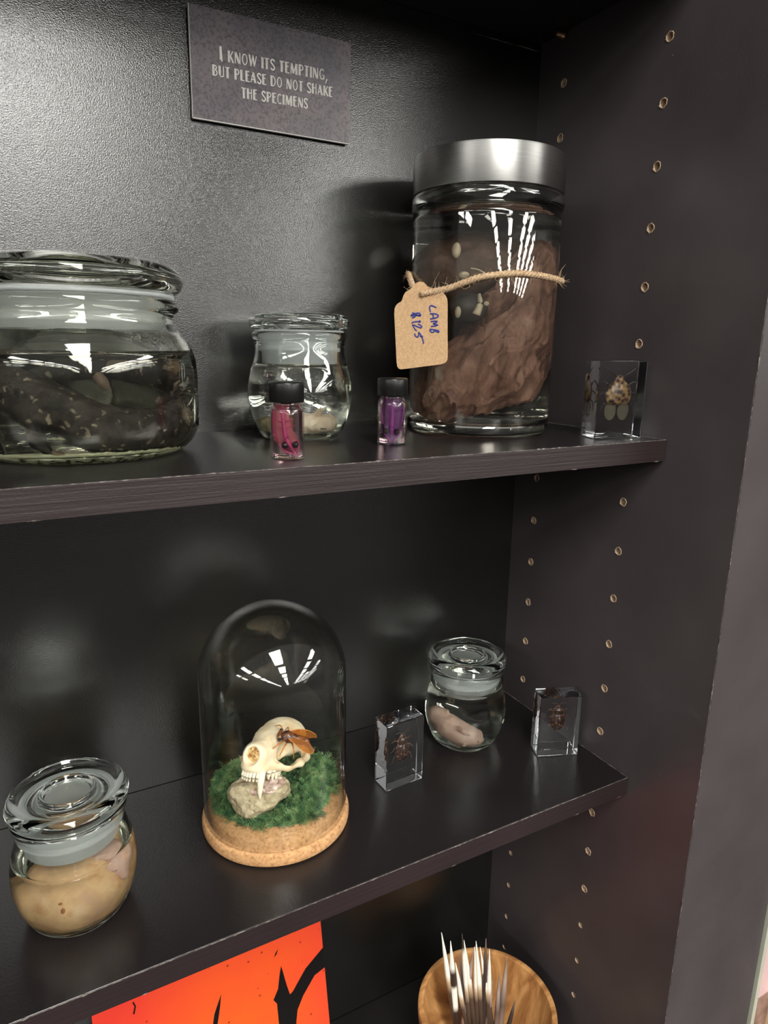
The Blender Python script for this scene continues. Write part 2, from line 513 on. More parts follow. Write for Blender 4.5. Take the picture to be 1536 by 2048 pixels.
_W, _K = (0.78, 0.74, 0.64), (0.035, 0.022, 0.018)
M['quill_a'] = quill_mat('banded_quill', [(0.0, _K), (0.38, _K), (0.44, _W), (0.60, _W), (0.64, _K), (0.74, _K), (0.80, _W), (1.0, _W)])
M['quill_b'] = quill_mat('white_tipped_quill', [(0.0, _K), (0.52, (0.08, 0.05, 0.035)), (0.62, (0.45, 0.32, 0.2)), (0.68, _W), (1.0, _W)])
M['quill_c'] = quill_mat('dark_quill', [(0.0, _W), (0.12, _K), (0.8, (0.05, 0.035, 0.03)), (1.0, (0.16, 0.12, 0.10))])
M['quill_d'] = quill_mat('streaked_brown_quill', [(0.0, _K), (0.3, (0.30, 0.20, 0.15)), (0.55, (0.12, 0.08, 0.065)), (0.8, (0.35, 0.27, 0.22)), (1.0, (0.22, 0.15, 0.1))])
m, nt, p = simple('dark_carpet', (0.05, 0.045, 0.045), 0.9, 0, 0.1)
_v = coords(nt)
L(nt, ramp(nt, noise(nt, _v, 60, 4), [(0.3, (0.016, 0.013, 0.013)), (0.7, (0.030, 0.026, 0.026))]), p.inputs['Base Color'])
M['floor'] = m
M['wall'], _, _ = simple('painted_wall', (0.45, 0.43, 0.40), 0.8)
M['case_wood'], _, _ = simple('blond_wood', (0.62, 0.44, 0.25), 0.5)
M['case_trim'], _, _ = simple('dusty_rose_strip', (0.50, 0.33, 0.33), 0.4)
M['glass_edge'], _, _ = simple('grey_green_glass_edge', (0.36, 0.36, 0.29), 0.25)
M['stone'], _nt, _p = simple('mottled_red_stone', (0.22, 0.13, 0.11), 0.4)
L(_nt, ramp(_nt, noise(_nt, coords(_nt), 60, 5), [(0.35, (0.13, 0.075, 0.055)), (0.6, (0.27, 0.16, 0.13)), (0.75, (0.42, 0.28, 0.22))]), _p.inputs['Base Color'])
M['pin'], _, _ = simple('brass_pin', (0.36, 0.22, 0.12), 0.35, 0.8)


# ------------------------------------------------------------------ object helpers
def setp(o, label=None, cat=None, group=None, kind=None):
    if label:
        o['label'] = label
    if cat:
        o['category'] = cat
    if group:
        o['group'] = group
    if kind:
        o['kind'] = kind
    return o


def thing(name, label, cat, loc=(0, 0, 0), rz=0.0, group=None):
    o = bpy.data.objects.new(name, None)
    o.empty_display_size = 0.02
    COL.objects.link(o)
    o.location = loc
    o.rotation_euler = (0, 0, rz)
    return setp(o, label, cat, group)


def mobj(name, vf, mat, parent=None, smooth=True, label=None):
    v, f = vf
    me = bpy.data.meshes.new(name)
    me.from_pydata([tuple(map(float, p)) for p in v], [], [tuple(map(int, q)) for q in f])
    me.update()
    mats = mat if isinstance(mat, (list, tuple)) else [mat]
    for q in mats:
        me.materials.append(q)
    if smooth:
        me.polygons.foreach_set('use_smooth', [True] * len(me.polygons))
    o = bpy.data.objects.new(name, me)
    COL.objects.link(o)
    if parent:
        o.parent = parent
    if label:
        o['label'] = label
    return o


def fix_normals(o):
    bm = bmesh.new()
    bm.from_mesh(o.data)
    bmesh.ops.recalc_face_normals(bm, faces=bm.faces)
    bm.to_mesh(o.data)
    bm.free()
    return o


def bevel(o, w, seg=2):
    b = o.modifiers.new('bevel', 'BEVEL')
    b.width = w
    b.segments = seg
    b.limit_method = 'ANGLE'
    return o


def join(*parts):
    V, F = [], []
    for v, f in parts:
        k = len(V)
        V.extend([tuple(p) for p in v])
        F.extend([tuple(i + k for i in q) for q in f])
    return V, F


def box(x0, x1, y0, y1, z0, z1):
    v = [(x0, y0, z0), (x1, y0, z0), (x1, y1, z0), (x0, y1, z0), (x0, y0, z1), (x1, y0, z1), (x1, y1, z1), (x0, y1, z1)]
    f = [(0, 3, 2, 1), (4, 5, 6, 7), (0, 1, 5, 4), (1, 2, 6, 5), (2, 3, 7, 6), (3, 0, 4, 7)]
    return v, f


def smooth_profile(pts, n=6):
    """Catmull-Rom through profile points."""
    P = [np.array(p, float) for p in pts]
    P = [2 * P[0] - P[1]] + P + [2 * P[-1] - P[-2]]
    out = []
    for i in range(1, len(P) - 2):
        a, b, c, d = P[i - 1:i + 3]
        for k in range(n):
            t = k / n
            out.append(0.5 * (2 * b + (c - a) * t + (2 * a - 5 * b + 4 * c - d) * t * t + (3 * b - a - 3 * c + d) * t ** 3))
    out.append(P[-2])
    return [(float(max(p[0], 0)), float(p[1])) for p in out]


def lathe(prof, n=96, closed=False):
    """Revolve (r, z). Ends with r == 0 become poles; closed joins last to first."""
    V, F, rows = [], [], []
    for r, z in prof:
        if r < 1e-7 and not closed:
            rows.append([len(V)])
            V.append((0, 0, z))
        else:
            rows.append(list(range(len(V), len(V) + n)))
            V.extend([(r * math.cos(2 * PI * k / n), r * math.sin(2 * PI * k / n), z) for k in range(n)])
    pairs = list(zip(rows[:-1], rows[1:]))
    if closed:
        pairs.append((rows[-1], rows[0]))
    for a, b in pairs:
        for k in range(n):
            j = (k + 1) % n
            if len(a) == 1 and len(b) == 1:
                continue
            if len(a) == 1:
                F.append((a[0], b[j], b[k]))
            elif len(b) == 1:
                F.append((a[k], a[j], b[0]))
            else:
                F.append((a[k], a[j], b[j], b[k]))
    return V, F


def spline(pts, n=8):
    P = [np.array(p, float) for p in pts]
    P = [2 * P[0] - P[1]] + P + [2 * P[-1] - P[-2]]
    out = []
    for i in range(1, len(P) - 2):
        a, b, c, d = P[i - 1:i + 3]
        for k in range(n):
            t = k / n
            out.append(0.5 * (2 * b + (c - a) * t + (2 * a - 5 * b + 4 * c - d) * t * t + (3 * b - a - 3 * c + d) * t ** 3))
    out.append(P[-2])
    return out


def tube(pts, rad, seg=12, flat=(1, 1), up=(0, 0, 1), closed=False):
    """Sweep along points; rad scalar or list; flat scales the section sideways / upwards."""
    P = [np.array(p, float) for p in pts]
    n = len(P)
    if not hasattr(rad, '__len__'):
        rad = [rad] * n
    rad = np.interp(np.linspace(0, 1, n), np.linspace(0, 1, len(rad)), rad)
    V, F = [], []
    upv = np.array(up, float)
    for i in range(n):
        if closed:
            t = P[(i + 1) % n] - P[i - 1]
        else:
            t = P[min(i + 1, n - 1)] - P[max(i - 1, 0)]
        t = t / (np.linalg.norm(t) + 1e-12)
        s = np.cross(t, upv)
        if np.linalg.norm(s) < 1e-3:
            s = np.cross(t, np.array((0.3, 1, 0.2)))
        s /= np.linalg.norm(s)
        u = np.cross(s, t)
        for k in range(seg):
            a = 2 * PI * k / seg
            V.append(P[i] + rad[i] * (s * math.cos(a) * flat[0] + u * math.sin(a) * flat[1]))
    m = n if closed else n - 1
    for i in range(m):
        for k in range(seg):
            j = (k + 1) % seg
            i2 = (i + 1) % n
            F.append((i * seg + k, i * seg + j, i2 * seg + j, i2 * seg + k))
    if not closed:
        a, b = len(V), len(V) + 1
        V.append(P[0])
        V.append(P[-1])
        for k in range(seg):
            j = (k + 1) % seg
            F.append((a, j, k))
            F.append((b, (n - 1) * seg + k, (n - 1) * seg + j))
    return V, F


def ellipsoid(c, r, n=20, m=12, rot=None):
    V, F = [], []
    for i in range(m + 1):
        th = PI * i / m
        for k in range(n):
            ph = 2 * PI * k / n
            p = np.array((r[0] * math.sin(th) * math.cos(ph), r[1] * math.sin(th) * math.sin(ph), r[2] * math.cos(th)))
            if rot is not None:
                p = rot @ p
            V.append(np.array(c) + p)
    for i in range(m):
        for k in range(n):
            j = (k + 1) % n
            F.append((i * n + k, (i + 1) * n + k, (i + 1) * n + j, i * n + j))
    return V, F


def ribbon(pts, w, t=0.0004, closed=False):
    """Flat stroke in the local XZ plane (front towards -Y), width w, thickness t."""
    P = [np.array(p, float) for p in pts]
    n = len(P)
    ws = w if hasattr(w, '__len__') else [w] * n
    ws = np.interp(np.linspace(0, 1, n), np.linspace(0, 1, len(ws)), ws)
    V, F = [], []
    for i in range(n):
        d = P[min(i + 1, n - 1)] - P[max(i - 1, 0)]
        d = d / (np.linalg.norm(d) + 1e-12)
        q = np.array((-d[1], d[0])) * ws[i] / 2
        for s, y in ((1, 0), (-1, 0), (-1, -t), (1, -t)):
            V.append((P[i][0] + s * q[0], y, P[i][1] + s * q[1]))
    for i in range(n - 1):
        a, b = 4 * i, 4 * i + 4
        for k in range(4):
            j = (k + 1) % 4
            F.append((a + k, a + j, b + j, b + k))
    F.append((3, 2, 1, 0))
    e = 4 * (n - 1)
    F.append((e, e + 1, e + 2, e + 3))
    return V, F


def extrude_outline(pts, t):
    """Outline in XZ (front at y=-t, back at y=0)."""
    n = len(pts)
    V = [(p[0], -t, p[1]) for p in pts] + [(p[0], 0, p[1]) for p in pts]
    F = [tuple(range(n)), tuple(range(2 * n - 1, n - 1, -1))]
    for i in range(n):
        j = (i + 1) % n
        F.append((i, i + n, j + n, j))
    return V, F


# ------------------------------------------------------------------ implicit surfaces (surface nets)
def snoise(p, f, seed=0):
    q = p * f
    i = np.floor(q).astype(np.int64)
    u = q - i
    u = u * u * (3 - 2 * u)

    def h(a, b, c):
        n = (a * 73856093 ^ b * 19349663 ^ c * 83492791 ^ (seed * 2654435 + 977)) & 0x7fffffff
        n = (n ^ (n >> 13)) * 1274126177 & 0x7fffffff
        return ((n ^ (n >> 16)) & 0xffff) / 32767.5 - 1
    r = 0
    for dx in (0, 1):
        for dy in (0, 1):
            for dz in (0, 1):
                w = (u[..., 0] if dx else 1 - u[..., 0]) * (u[..., 1] if dy else 1 - u[..., 1]) * (u[..., 2] if dz else 1 - u[..., 2])
                r = r + w * h(i[..., 0] + dx, i[..., 1] + dy, i[..., 2] + dz)
    return r


def smin(a, b, k):
    h = np.clip(0.5 + 0.5 * (b - a) / k, 0, 1)
    return b * (1 - h) + a * h - k * h * (1 - h)


def smax(a, b, k):
    return -smin(-a, -b, k)


def sd_ell(p, c, r, rot=None):
    q = p - np.array(c)
    if rot is not None:
        q = q @ rot
    q = q / np.array(r)
    k0 = np.linalg.norm(q, axis=-1)
    k1 = np.linalg.norm(q / np.array(r), axis=-1) + 1e-9
    return k0 * (k0 - 1) / k1


def sd_cone(p, a, b, ra, rb):
    a, b = np.array(a, float), np.array(b, float)
    ba = b - a
    t = np.clip(((p - a) @ ba) / (ba @ ba), 0, 1)
    return np.linalg.norm(p - a - t[..., None] * ba, axis=-1) - (ra + (rb - ra) * t)


def sd_chain(p, pts, k=0.006):
    """pts: (x, y, z, r)"""
    d = None
    for a, b in zip(pts[:-1], pts[1:]):
        c = sd_cone(p, a[:3], b[:3], a[3], b[3])
        d = c if d is None else smin(d, c, k)
    return d


def surf(f, lo, hi, h):
    lo, hi = np.array(lo, float), np.array(hi, float)
    n = np.ceil((hi - lo) / h).astype(int) + 1
    ax = [lo[i] + h * np.arange(n[i]) for i in range(3)]
    G = np.stack(np.meshgrid(*ax, indexing='ij'), -1)
    S = f(G)
    inside = S < 0
    c8 = np.zeros(tuple(n - 1), int)
    for d in np.ndindex(2, 2, 2):
        c8 += inside[d[0]:n[0] - 1 + d[0], d[1]:n[1] - 1 + d[1], d[2]:n[2] - 1 + d[2]]
    act = (c8 > 0) & (c8 < 8)
    idx = -np.ones(tuple(n - 1), int)
    cells = np.argwhere(act)
    idx[act] = np.arange(len(cells))
    acc = np.zeros((len(cells), 3))
    cnt = np.zeros(len(cells))
    cor = list(np.ndindex(2, 2, 2))
    for a in cor:
        for ax_ in range(3):
            if a[ax_]:
                continue
            b = list(a)
            b[ax_] = 1
            A = cells + np.array(a)
            B = cells + np.array(b)
            sa = S[A[:, 0], A[:, 1], A[:, 2]]
            sb = S[B[:, 0], B[:, 1], B[:, 2]]
            m = (sa < 0) != (sb < 0)
            t = sa[m] / (sa[m] - sb[m])
            acc[m] += A[m] + (B[m] - A[m]) * t[:, None]
            cnt[m] += 1
    V = lo + h * acc / cnt[:, None]
    F = []
    for ax_ in range(3):
        u, w = (ax_ + 1) % 3, (ax_ + 2) % 3
        s0 = [slice(1, n[i] - 1) for i in range(3)]
        s1 = list(s0)
        s0[ax_] = slice(0, n[ax_] - 1)
        s1[ax_] = slice(1, n[ax_])
        a, b = inside[tuple(s0)], inside[tuple(s1)]
        for flip in (0, 1):
            m = (a & ~b) if not flip else (~a & b)
            e = np.argwhere(m)
            off = np.ones(3, int)
            off[ax_] = 0
            e = e + off
            q = []
            for du, dw in ((-1, -1), (0, -1), (0, 0), (-1, 0)):
                g = e.copy()
                g[:, u] += du
                g[:, w] += dw
                q.append(idx[g[:, 0], g[:, 1], g[:, 2]])
            q = np.stack(q, 1)
            if flip:
                q = q[:, ::-1]
            F.append(q)
    return V, np.concatenate(F)


# ------------------------------------------------------------------ the setting
ZA, ZB, ZC = -0.3337, -0.6796, -1.0780      # shelf tops
TH = 0.0190                                 # shelf thickness
DS = 0.2062                                 # shelf depth
DP = 0.2815                                 # side panel depth
LEFT = -1.05
FLOOR = -1.72
TOPU = 0.0470                               # underside of the top visible shelf

floor = mobj('floor', box(-3.5, 3.0, -8, 0.05, FLOOR - 0.05, FLOOR), M['floor'], None, False)
setp(floor, 'dark carpet floor beside the bookcase', 'floor', kind='structure')
wall = mobj('wall_back', box(-3.5, 3.0, 0.05, 0.12, FLOOR, 1.3), M['wall'], None, False)
setp(wall, 'painted wall behind the bookcase', 'wall', kind='structure')

case = thing('bookcase', 'dark espresso laminate bookcase with shelf pin holes down its side', 'bookcase', (0, 0, 0))


def apply_bool(o, cutter):
    md = o.modifiers.new('holes', 'BOOLEAN')
    md.object = cutter
    md.operation = 'DIFFERENCE'
    md.solver = 'EXACT'
    md.material_mode = 'TRANSFER'
    dg = bpy.context.evaluated_depsgraph_get()
    me = bpy.data.meshes.new_from_object(o.evaluated_get(dg))
    o.modifiers.remove(md)
    o.data = me
    bpy.data.objects.remove(cutter)


# right side panel with drilled holes, raw chipboard inside each
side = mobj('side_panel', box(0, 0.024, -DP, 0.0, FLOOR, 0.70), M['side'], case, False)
YF, YR = -0.1636, -0.0372
cyl = []
for k in range(-4, 22):
    for y in (YF, YR):
        z = -0.05 * k + (0.002 if y == YR else 0)
        if y == YR and k == -1:
            continue
        jit = [(random.uniform(-1, 1), random.uniform(-1, 1)) for _ in range(18)]
        ring0, ring1, ring2 = [], [], []
        for a in range(18):
            ca, sa = math.cos(2 * PI * a / 18), math.sin(2 * PI * a / 18)
            rr = 0.0037 + 0.00035 * jit[a][0]
            ring0.append((-0.002, y + rr * ca, z + rr * sa))
            ring1.append((0.0004, y + 0.0033 * ca, z + 0.0033 * sa))
            ring2.append((0.011, y + 0.0029 * ca, z + 0.0029 * sa))
        V = ring0 + ring1 + ring2
        F = [tuple(range(17, -1, -1)), tuple(range(36, 54))]
        for b in (0, 18):
            for a in range(18):
                F.append((b + a, b + (a + 1) % 18, b + 18 + (a + 1) % 18, b + 18 + a))
        cyl.append((V, F))
cutter = mobj('hole_cutter', join(*cyl), M['raw'], None, False)
fix_normals(cutter)
apply_bool(side, cutter)

# frayed raw rims standing round the holes
for k in range(-2, 18):
    for y in (YF, YR):
        if y == YR and (k == -1 or 3 < k < 8 or k > 13):
            continue
        z = -0.05 * k + (0.002 if y == YR else 0)
        pts = []
        for a in range(20):
            rr = 0.0037 + random.uniform(-0.0003, 0.0005)
            pts.append((-0.0001, y + rr * math.cos(2 * PI * a / 20), z + rr * math.sin(2 * PI * a / 20)))
        rim = [tube(pts, 0.00042, 6, closed=True, up=(1, 0, 0))]
        for q in range(2):
            a = random.uniform(0, 2 * PI)
            p0 = np.array((-0.0002, y + 0.0037 * math.cos(a), z + 0.0037 * math.sin(a)))
            rim.append(tube([p0, p0 + (-0.0008, 0.0012 * math.cos(a), 0.0014 * math.sin(a))], [0.00025, 0.00008], 4))
        mobj('frayed_hole_rim', join(*rim), M['raw'], side)

mobj('side_panel', box(LEFT - 0.02, LEFT, -DP, 0.0, FLOOR, 0.70), M['side'], case, False)
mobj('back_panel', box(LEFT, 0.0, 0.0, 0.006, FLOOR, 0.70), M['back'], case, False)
mobj('top_panel', box(LEFT, 0.0, -DP, 0.0, 0.676, 0.70), M['side'], case, False)
pil = mobj('face_frame', box(0.0012, 0.1505, -DP - 0.0005, -DP + 0.019, FLOOR, 0.70), M['side'], case, False)
edge_pts = [(0.0002, -DP - 0.0006, z) for z in np.linspace(0.2, -1.3, 160)]
erad = [0.00018 + 0.00035 * max(0, rng.normal() - 0.4) for _ in edge_pts]
mobj('worn_edge', tube(edge_pts, erad, 6), M['worn'], pil)
seam = [(x, -0.0008, 0.0405 + random.uniform(-0.0003, 0.0003)) for x in np.linspace(-0.085, -0.003, 30)]
mobj('chipped_line', tube(seam, [0.0001, 0.0003, 0.0005, 0.0002, 0.0006, 0.0004], 5), M['worn'], case)


def shelf(ztop, chips):
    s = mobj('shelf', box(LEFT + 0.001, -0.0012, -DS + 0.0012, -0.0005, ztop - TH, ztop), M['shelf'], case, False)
    bevel(s, 0.0004, 1)
    b = mobj('edge_band', box(LEFT + 0.001, -0.0012, -DS, -DS + 0.0012, ztop - TH, ztop - 0.0002), M['band'], s, False)
    xs = np.linspace(-0.62, -0.0015, 260)
    rad = [0.00024 + 0.00018 * rng.random() + (0.0006 if rng.random() < chips else 0) for _ in xs]
    mobj('worn_edge', tube([(x, -DS + 0.0005, ztop - 0.0001) for x in xs], rad, 6), M['worn'], s)
    ys = np.linspace(-DS, -0.002, 60)
    rad = [0.0002 + 0.0002 * rng.random() for _ in ys]
    mobj('side_gap_edge', tube([(-0.0013, y, ztop) for y in ys], rad, 5), M['worn'], s)
    xs = np.linspace(-0.62, -0.0015, 120)
    rad = [0.00012 + (0.0005 if rng.random() < chips else 0) for _ in xs]
    mobj('lower_chips', tube([(x, -DS + 0.0003, ztop - TH) for x in xs], rad, 5), M['worn'], s)
    return s


shelf(ZA, 0.06)
shelf(ZB, 0.03)
shelf(ZC, 0.02)
shelf(TOPU + TH, 0.02)


def pin(x, y, z):
    mobj('shelf_pin', lathe([(0, -0.001), (0.0026, -0.001), (0.0026, 0.004), (0.0034, 0.0045), (0.0034, 0.006), (0.0026, 0.0065), (0.0024, 0.0125), (0.0015, 0.0135), (0, 0.0135)], 16), M['pin'], case).matrix_local = \
        Matrix.Translation((x, y, z)) @ Matrix.Rotation(-PI / 2, 4, 'Y')


pin(0.0, YR, 0.0425)

# ------------------------------------------------------------------ sign on the back panel
GL = {
    'I': (0.20, [('t', [(0.10, 0), (0.10, 1)])]),
    'K': (0.46, [('t', [(0.09, 0), (0.09, 1)]), ('n', [(0.20, 0.52), (0.40, 1.0)]), ('m', [(0.20, 0.55), (0.42, 0.0)])]),
    'N': (0.50, [('n', [(0.06, 0), (0.06, 1)]), ('t', [(0.10, 0.97), (0.38, 0.03)]), ('n', [(0.43, 0), (0.43, 1)])]),
    'O': (0.52, [('o', (0.25, 0.5, 0.19, 0.46))]),
    'W': (0.66, [('m', [(0.05, 1), (0.18, 0.03)]), ('n', [(0.18, 0.03), (0.33, 1.0)]), ('m', [(0.33, 1.0), (0.46, 0.03)]), ('n', [(0.46, 0.03), (0.62, 1)])]),
    'T': (0.42, [('t', [(0.20, 0), (0.20, 1)]), ('n', [(0.01, 0.965), (0.40, 0.965)])]),
    'S': (0.40, [('s', None)]),
    'E': (0.38, [('t', [(0.09, 0), (0.09, 1)]), ('n', [(0.09, 0.965), (0.34, 0.965)]), ('n', [(0.09, 0.62), (0.30, 0.62)]), ('n', [(0.09, 0.035), (0.35, 0.035)])]),
    'M': (0.66, [('n', [(0.06, 0), (0.08, 1)]), ('t', [(0.12, 0.97), (0.30, 0.08)]), ('n', [(0.31, 0.08), (0.48, 0.97)]), ('t', [(0.54, 0), (0.54, 1)])]),
    'P': (0.44, [('t', [(0.09, 0), (0.09, 1)]), ('c', (0.16, 0.73, 0.22, 0.235))]),
    'G': (0.50, [('g', None)]),
    'B': (0.46, [('t', [(0.09, 0), (0.09, 1)]), ('c', (0.16, 0.78, 0.18, 0.185)), ('c', (0.16, 0.31, 0.22, 0.275))]),
    'U': (0.48, [('t', [(0.09, 0.2), (0.09, 1)]), ('n', [(0.40, 0.2), (0.40, 1)]), ('u', (0.245, 0.22, 0.155, 0.185))]),
    'L': (0.38, [('t', [(0.09, 0), (0.09, 1)]), ('n', [(0.09, 0.035), (0.35, 0.035)])]),
    'A': (0.50, [('n', [(0.03, 0), (0.22, 1)]), ('t', [(0.23, 0.97), (0.42, 0)]), ('n', [(0.10, 0.30), (0.36, 0.30)])]),
    'D': (0.48, [('t', [(0.09, 0), (0.09, 1)]), ('c', (0.16, 0.5, 0.25, 0.465))]),
    'H': (0.48, [('t', [(0.09, 0), (0.09, 1)]), ('n', [(0.39, 0), (0.39, 1)]), ('n', [(0.09, 0.60), (0.39, 0.60)])]),
    'C': (0.44, [('k', None)]),
}


def arc(cx, cz, rx, rz, a0, a1, n=14):
    return [(cx + rx * math.cos(a0 + (a1 - a0) * i / n), cz + rz * math.sin(a0 + (a1 - a0) * i / n)) for i in range(n + 1)]


def glyph(ch, sx, sz):
    wid, st = GL[ch]
    out = []

    def rb(pts, w):
        # widths are measured across; glyphs are narrow, so scale both axes on the points
        out.append(ribbon([(p[0] * sx, p[1] * sz) for p in pts], w * sx, 0.0003))
    for kind, d in st:
        if kind == 't':                       # inlined stem: two bars side by side
            (x0, z0), (x1, z1) = d
            rb([(x0 - 0.045, z0), (x1 - 0.045, z1)], 0.085)
            rb([(x0 + 0.055, z0), (x1 + 0.055, z1)], 0.055)
        elif kind == 'm':
            rb(d, 0.11)
        elif kind == 'n':
            rb(d, 0.065)
        elif kind == 'o':
            rb(arc(d[0], d[1], d[2], d[3], 0, 2 * PI, 28), 0.065)
            rb(arc(d[0] - 0.02, d[1], d[2] * 0.72, d[3] * 0.9, PI / 2, 3 * PI / 2), 0.06)
        elif kind == 'c':
            rb([(0.09, d[1] + d[3])] + arc(d[0], d[1], d[2], d[3], PI / 2, -PI / 2) + [(0.09, d[1] - d[3])], 0.07)
        elif kind == 'u':
            rb(arc(d[0], d[1], d[2], d[3], PI, 2 * PI), 0.07)
        elif kind == 's':
            pts = arc(0.20, 0.75, 0.15, 0.215, 0.25, PI, 9) + [(0.08, 0.66), (0.20, 0.50), (0.31, 0.36)] + arc(0.19, 0.25, 0.15, 0.215, 0.2, -PI + 0.25, 10)
            rb(pts, 0.10)
        elif kind == 'g':
            rb(arc(0.25, 0.5, 0.19, 0.46, 0.75, 2 * PI - 0.4, 24), 0.07)
            rb(arc(0.23, 0.5, 0.14, 0.41, PI / 2, 3 * PI / 2), 0.06)
            rb([(0.43, 0.05), (0.43, 0.42), (0.29, 0.42)], 0.07)
        elif kind == 'k':
            rb(arc(0.24, 0.5, 0.19, 0.46, 0.8, 2 * PI - 0.8, 22), 0.07)
            rb(arc(0.22, 0.5, 0.14, 0.41, PI / 2, 3 * PI / 2), 0.06)
    return wid, join(*out)


def text_line(txt, x0, x1, z0, h, dz=0.0):
    wid = sum(0.30 if c == ' ' else 0.16 if c == ',' else GL[c][0] + 0.06 for c in txt)
    sx = (x1 - x0) / wid
    parts, x = [], x0
    for c in txt:
        zz = z0 + dz * (x - x0) / (x1 - x0)
        if c == ' ':
            x += 0.30 * sx
            continue
        if c == ',':
            v, f = ribbon([(0.14 * sx, 0.12 * h), (0.02 * sx, -0.30 * h)], [0.10 * sx, 0.05 * sx], 0.0003)
            w = 0.16
        else:
            w, (v, f) = glyph(c, sx, h)
            w += 0.06
        parts.append(([(p[0] + x, p[1], p[2] + zz) for p in v], f))
        x += w * sx
    return join(*parts)


SX0, SX1, SZ0, SZ1 = -0.3623, -0.2212, -0.0768, 0.0036
sign = thing('sign', 'dark mottled card sign with pale capitals fixed to the bookcase back', 'sign', (SX0, -0.004, SZ0))
sw, sh = SX1 - SX0, SZ1 - SZ0
sb = mobj('sign_board', box(0, sw, -0.0016, 0.0014, 0, sh), M['sign'], sign, False)
sb.rotation_euler = (math.radians(1.5), 0, 0)
mobj('board_edge', join(box(0, sw, -0.00165, 0.0013, -0.0006, 0.0001), box(-0.0003, 0.0001, -0.00165, 0.0013, 0, sh)), M['sign_edge'], sb, False)
TXT = [('KNOW ITS TEMPTING,', (0.0303, 0.1185), 0.0450, 0.0083, 0.0020),
       ('BUT PLEASE DO NOT SHAKE', (0.0172, 0.1245), 0.0330, 0.0079, 0.0019),
       ('THE SPECIMENS', (0.0410, 0.1010), 0.0207, 0.0078, 0.0014)]
tv = [text_line(t, a, b, z, h, dz) for t, (a, b), z, h, dz in TXT]
big_i = join(ribbon([(0.0240, 0.0455), (0.0240, 0.0551)], 0.0009, 0.0003), ribbon([(0.0252, 0.0443), (0.0249, 0.0551)], [0.0011, 0.0008], 0.0003))
lt = mobj('lettering', join(*tv, big_i), M['sign_ink'], sb, False)
lt.location = (0, -0.0016, 0)

# ------------------------------------------------------------------ jars
def inner_at(inner, z):
    zs = [p[1] for p in inner]
    rs = [p[0] for p in inner]
    o = np.argsort(zs)
    return float(np.interp(z, np.array(zs)[o], np.array(rs)[o]))


def liquid_profile(inner, level, over=0.0005):
    """inner runs from the rim down to the centre of the floor."""
    pts = [p for p in inner if p[1] < level - 0.0005]
    low = [(max(p[0] + (over if p[0] > 1e-6 else 0), 0), p[1] - over * 0.6) for p in pts]
    r = inner_at(inner, level) + over
    men = [(0, level), (r * 0.5, level), (r - 0.0035, level), (r - 0.0012, level + 0.0006), (r - 0.0002, level + 0.0016)]
    return men + low


S_OUT = smooth_profile([(0.0295, 0.0), (0.0325, 0.0010), (0.0365, 0.0065), (0.0412, 0.018), (0.0438, 0.030), (0.0443, 0.040), (0.0430, 0.052),
                        (0.0402, 0.062), (0.0383, 0.070), (0.0379, 0.076), (0.0386, 0.081), (0.0399, 0.0835), (0.0401, 0.0865), (0.0390, 0.0886)], 4)
S_IN = smooth_profile([(0.0364, 0.0886), (0.0352, 0.086), (0.0350, 0.076), (0.0356, 0.069), (0.0373, 0.062), (0.0401, 0.051), (0.0415, 0.040),
                       (0.0411, 0.030), (0.0387, 0.019), (0.0345, 0.0095), (0.029, 0.0063)], 4) + [(0.018, 0.0056), (0, 0.0054)]
S_LID = smooth_profile([(0, 0.0985), (0.0135, 0.0985), (0.0158, 0.0992), (0.0176, 0.1022), (0.0190, 0.1022), (0.0205, 0.0992), (0.0245, 0.0985), (0.0300, 0.1000),
                        (0.0350, 0.1030), (0.0395, 0.1020), (0.0420, 0.0985), (0.0423, 0.0955), (0.0412, 0.0920), (0.0380, 0.0900)], 4) + \
    smooth_profile([(0.0310, 0.0900), (0.0298, 0.0880), (0.0294, 0.0650), (0.0280, 0.0625), (0.0262, 0.0640), (0.0258, 0.0880), (0.0235, 0.0930), (0.0180, 0.0945), (0, 0.0945)], 4)
S_SEAL = [(0.0298, 0.0895), (0.0375, 0.0897), (0.0376, 0.0889), (0.0346, 0.0882), (0.0347, 0.0835), (0.0322, 0.0828), (0.0322, 0.0770), (0.0346, 0.0762),
          (0.0346, 0.0735), (0.0320, 0.0725), (0.0317, 0.0630), (0.0296, 0.0626)]


def small_jar(label, loc, level, rz, liq, group=None):
    t = thing('apothecary_jar', label, 'jar', loc, rz, group)
    body = mobj('jar_body', lathe([(0, 0.0022), (0.022, 0.0018), (0.027, 0.0003)] + S_OUT + S_IN), M['green_glass'], t)
    fix_normals(body)
    fix_normals(mobj('fluid', lathe(liquid_profile(S_IN, level)), liq, t))
    fix_normals(mobj('lid', lathe(S_LID), M['green_glass'], t))
    fix_normals(mobj('seal_ring', lathe(S_SEAL, closed=True), M['seal'], t, label='whitish silicone seal ring'))
    return t


def ang(right):
    return math.atan2(right[1], right[0])


RZ = {'liz': ang((0.9964, -0.0852)), 'sj': ang((0.9297, -0.3684)), 'j2': ang((0.9999, -0.0149)), 'j3': ang((0.8034, -0.5954)),
      'big': ang((0.8045, -0.594)), 'dome': ang((0.9468, -0.3218)), 'v1': ang((0.9368, -0.3499)), 'v2': ang((0.8719, -0.4896))}
LOC = {'liz': (-0.469, -0.078, ZA), 'sj': (-0.2952, -0.0621, ZA), 'j2': (-0.5077, -0.122, ZB), 'j3': (-0.1069, -0.0662, ZB),
       'big': (-0.1218, -0.0843, ZA), 'dome': (-0.3379, -0.0956, ZB), 'v1': (-0.3475, -0.1683, ZA), 'v2': (-0.2442, -0.1346, ZA)}


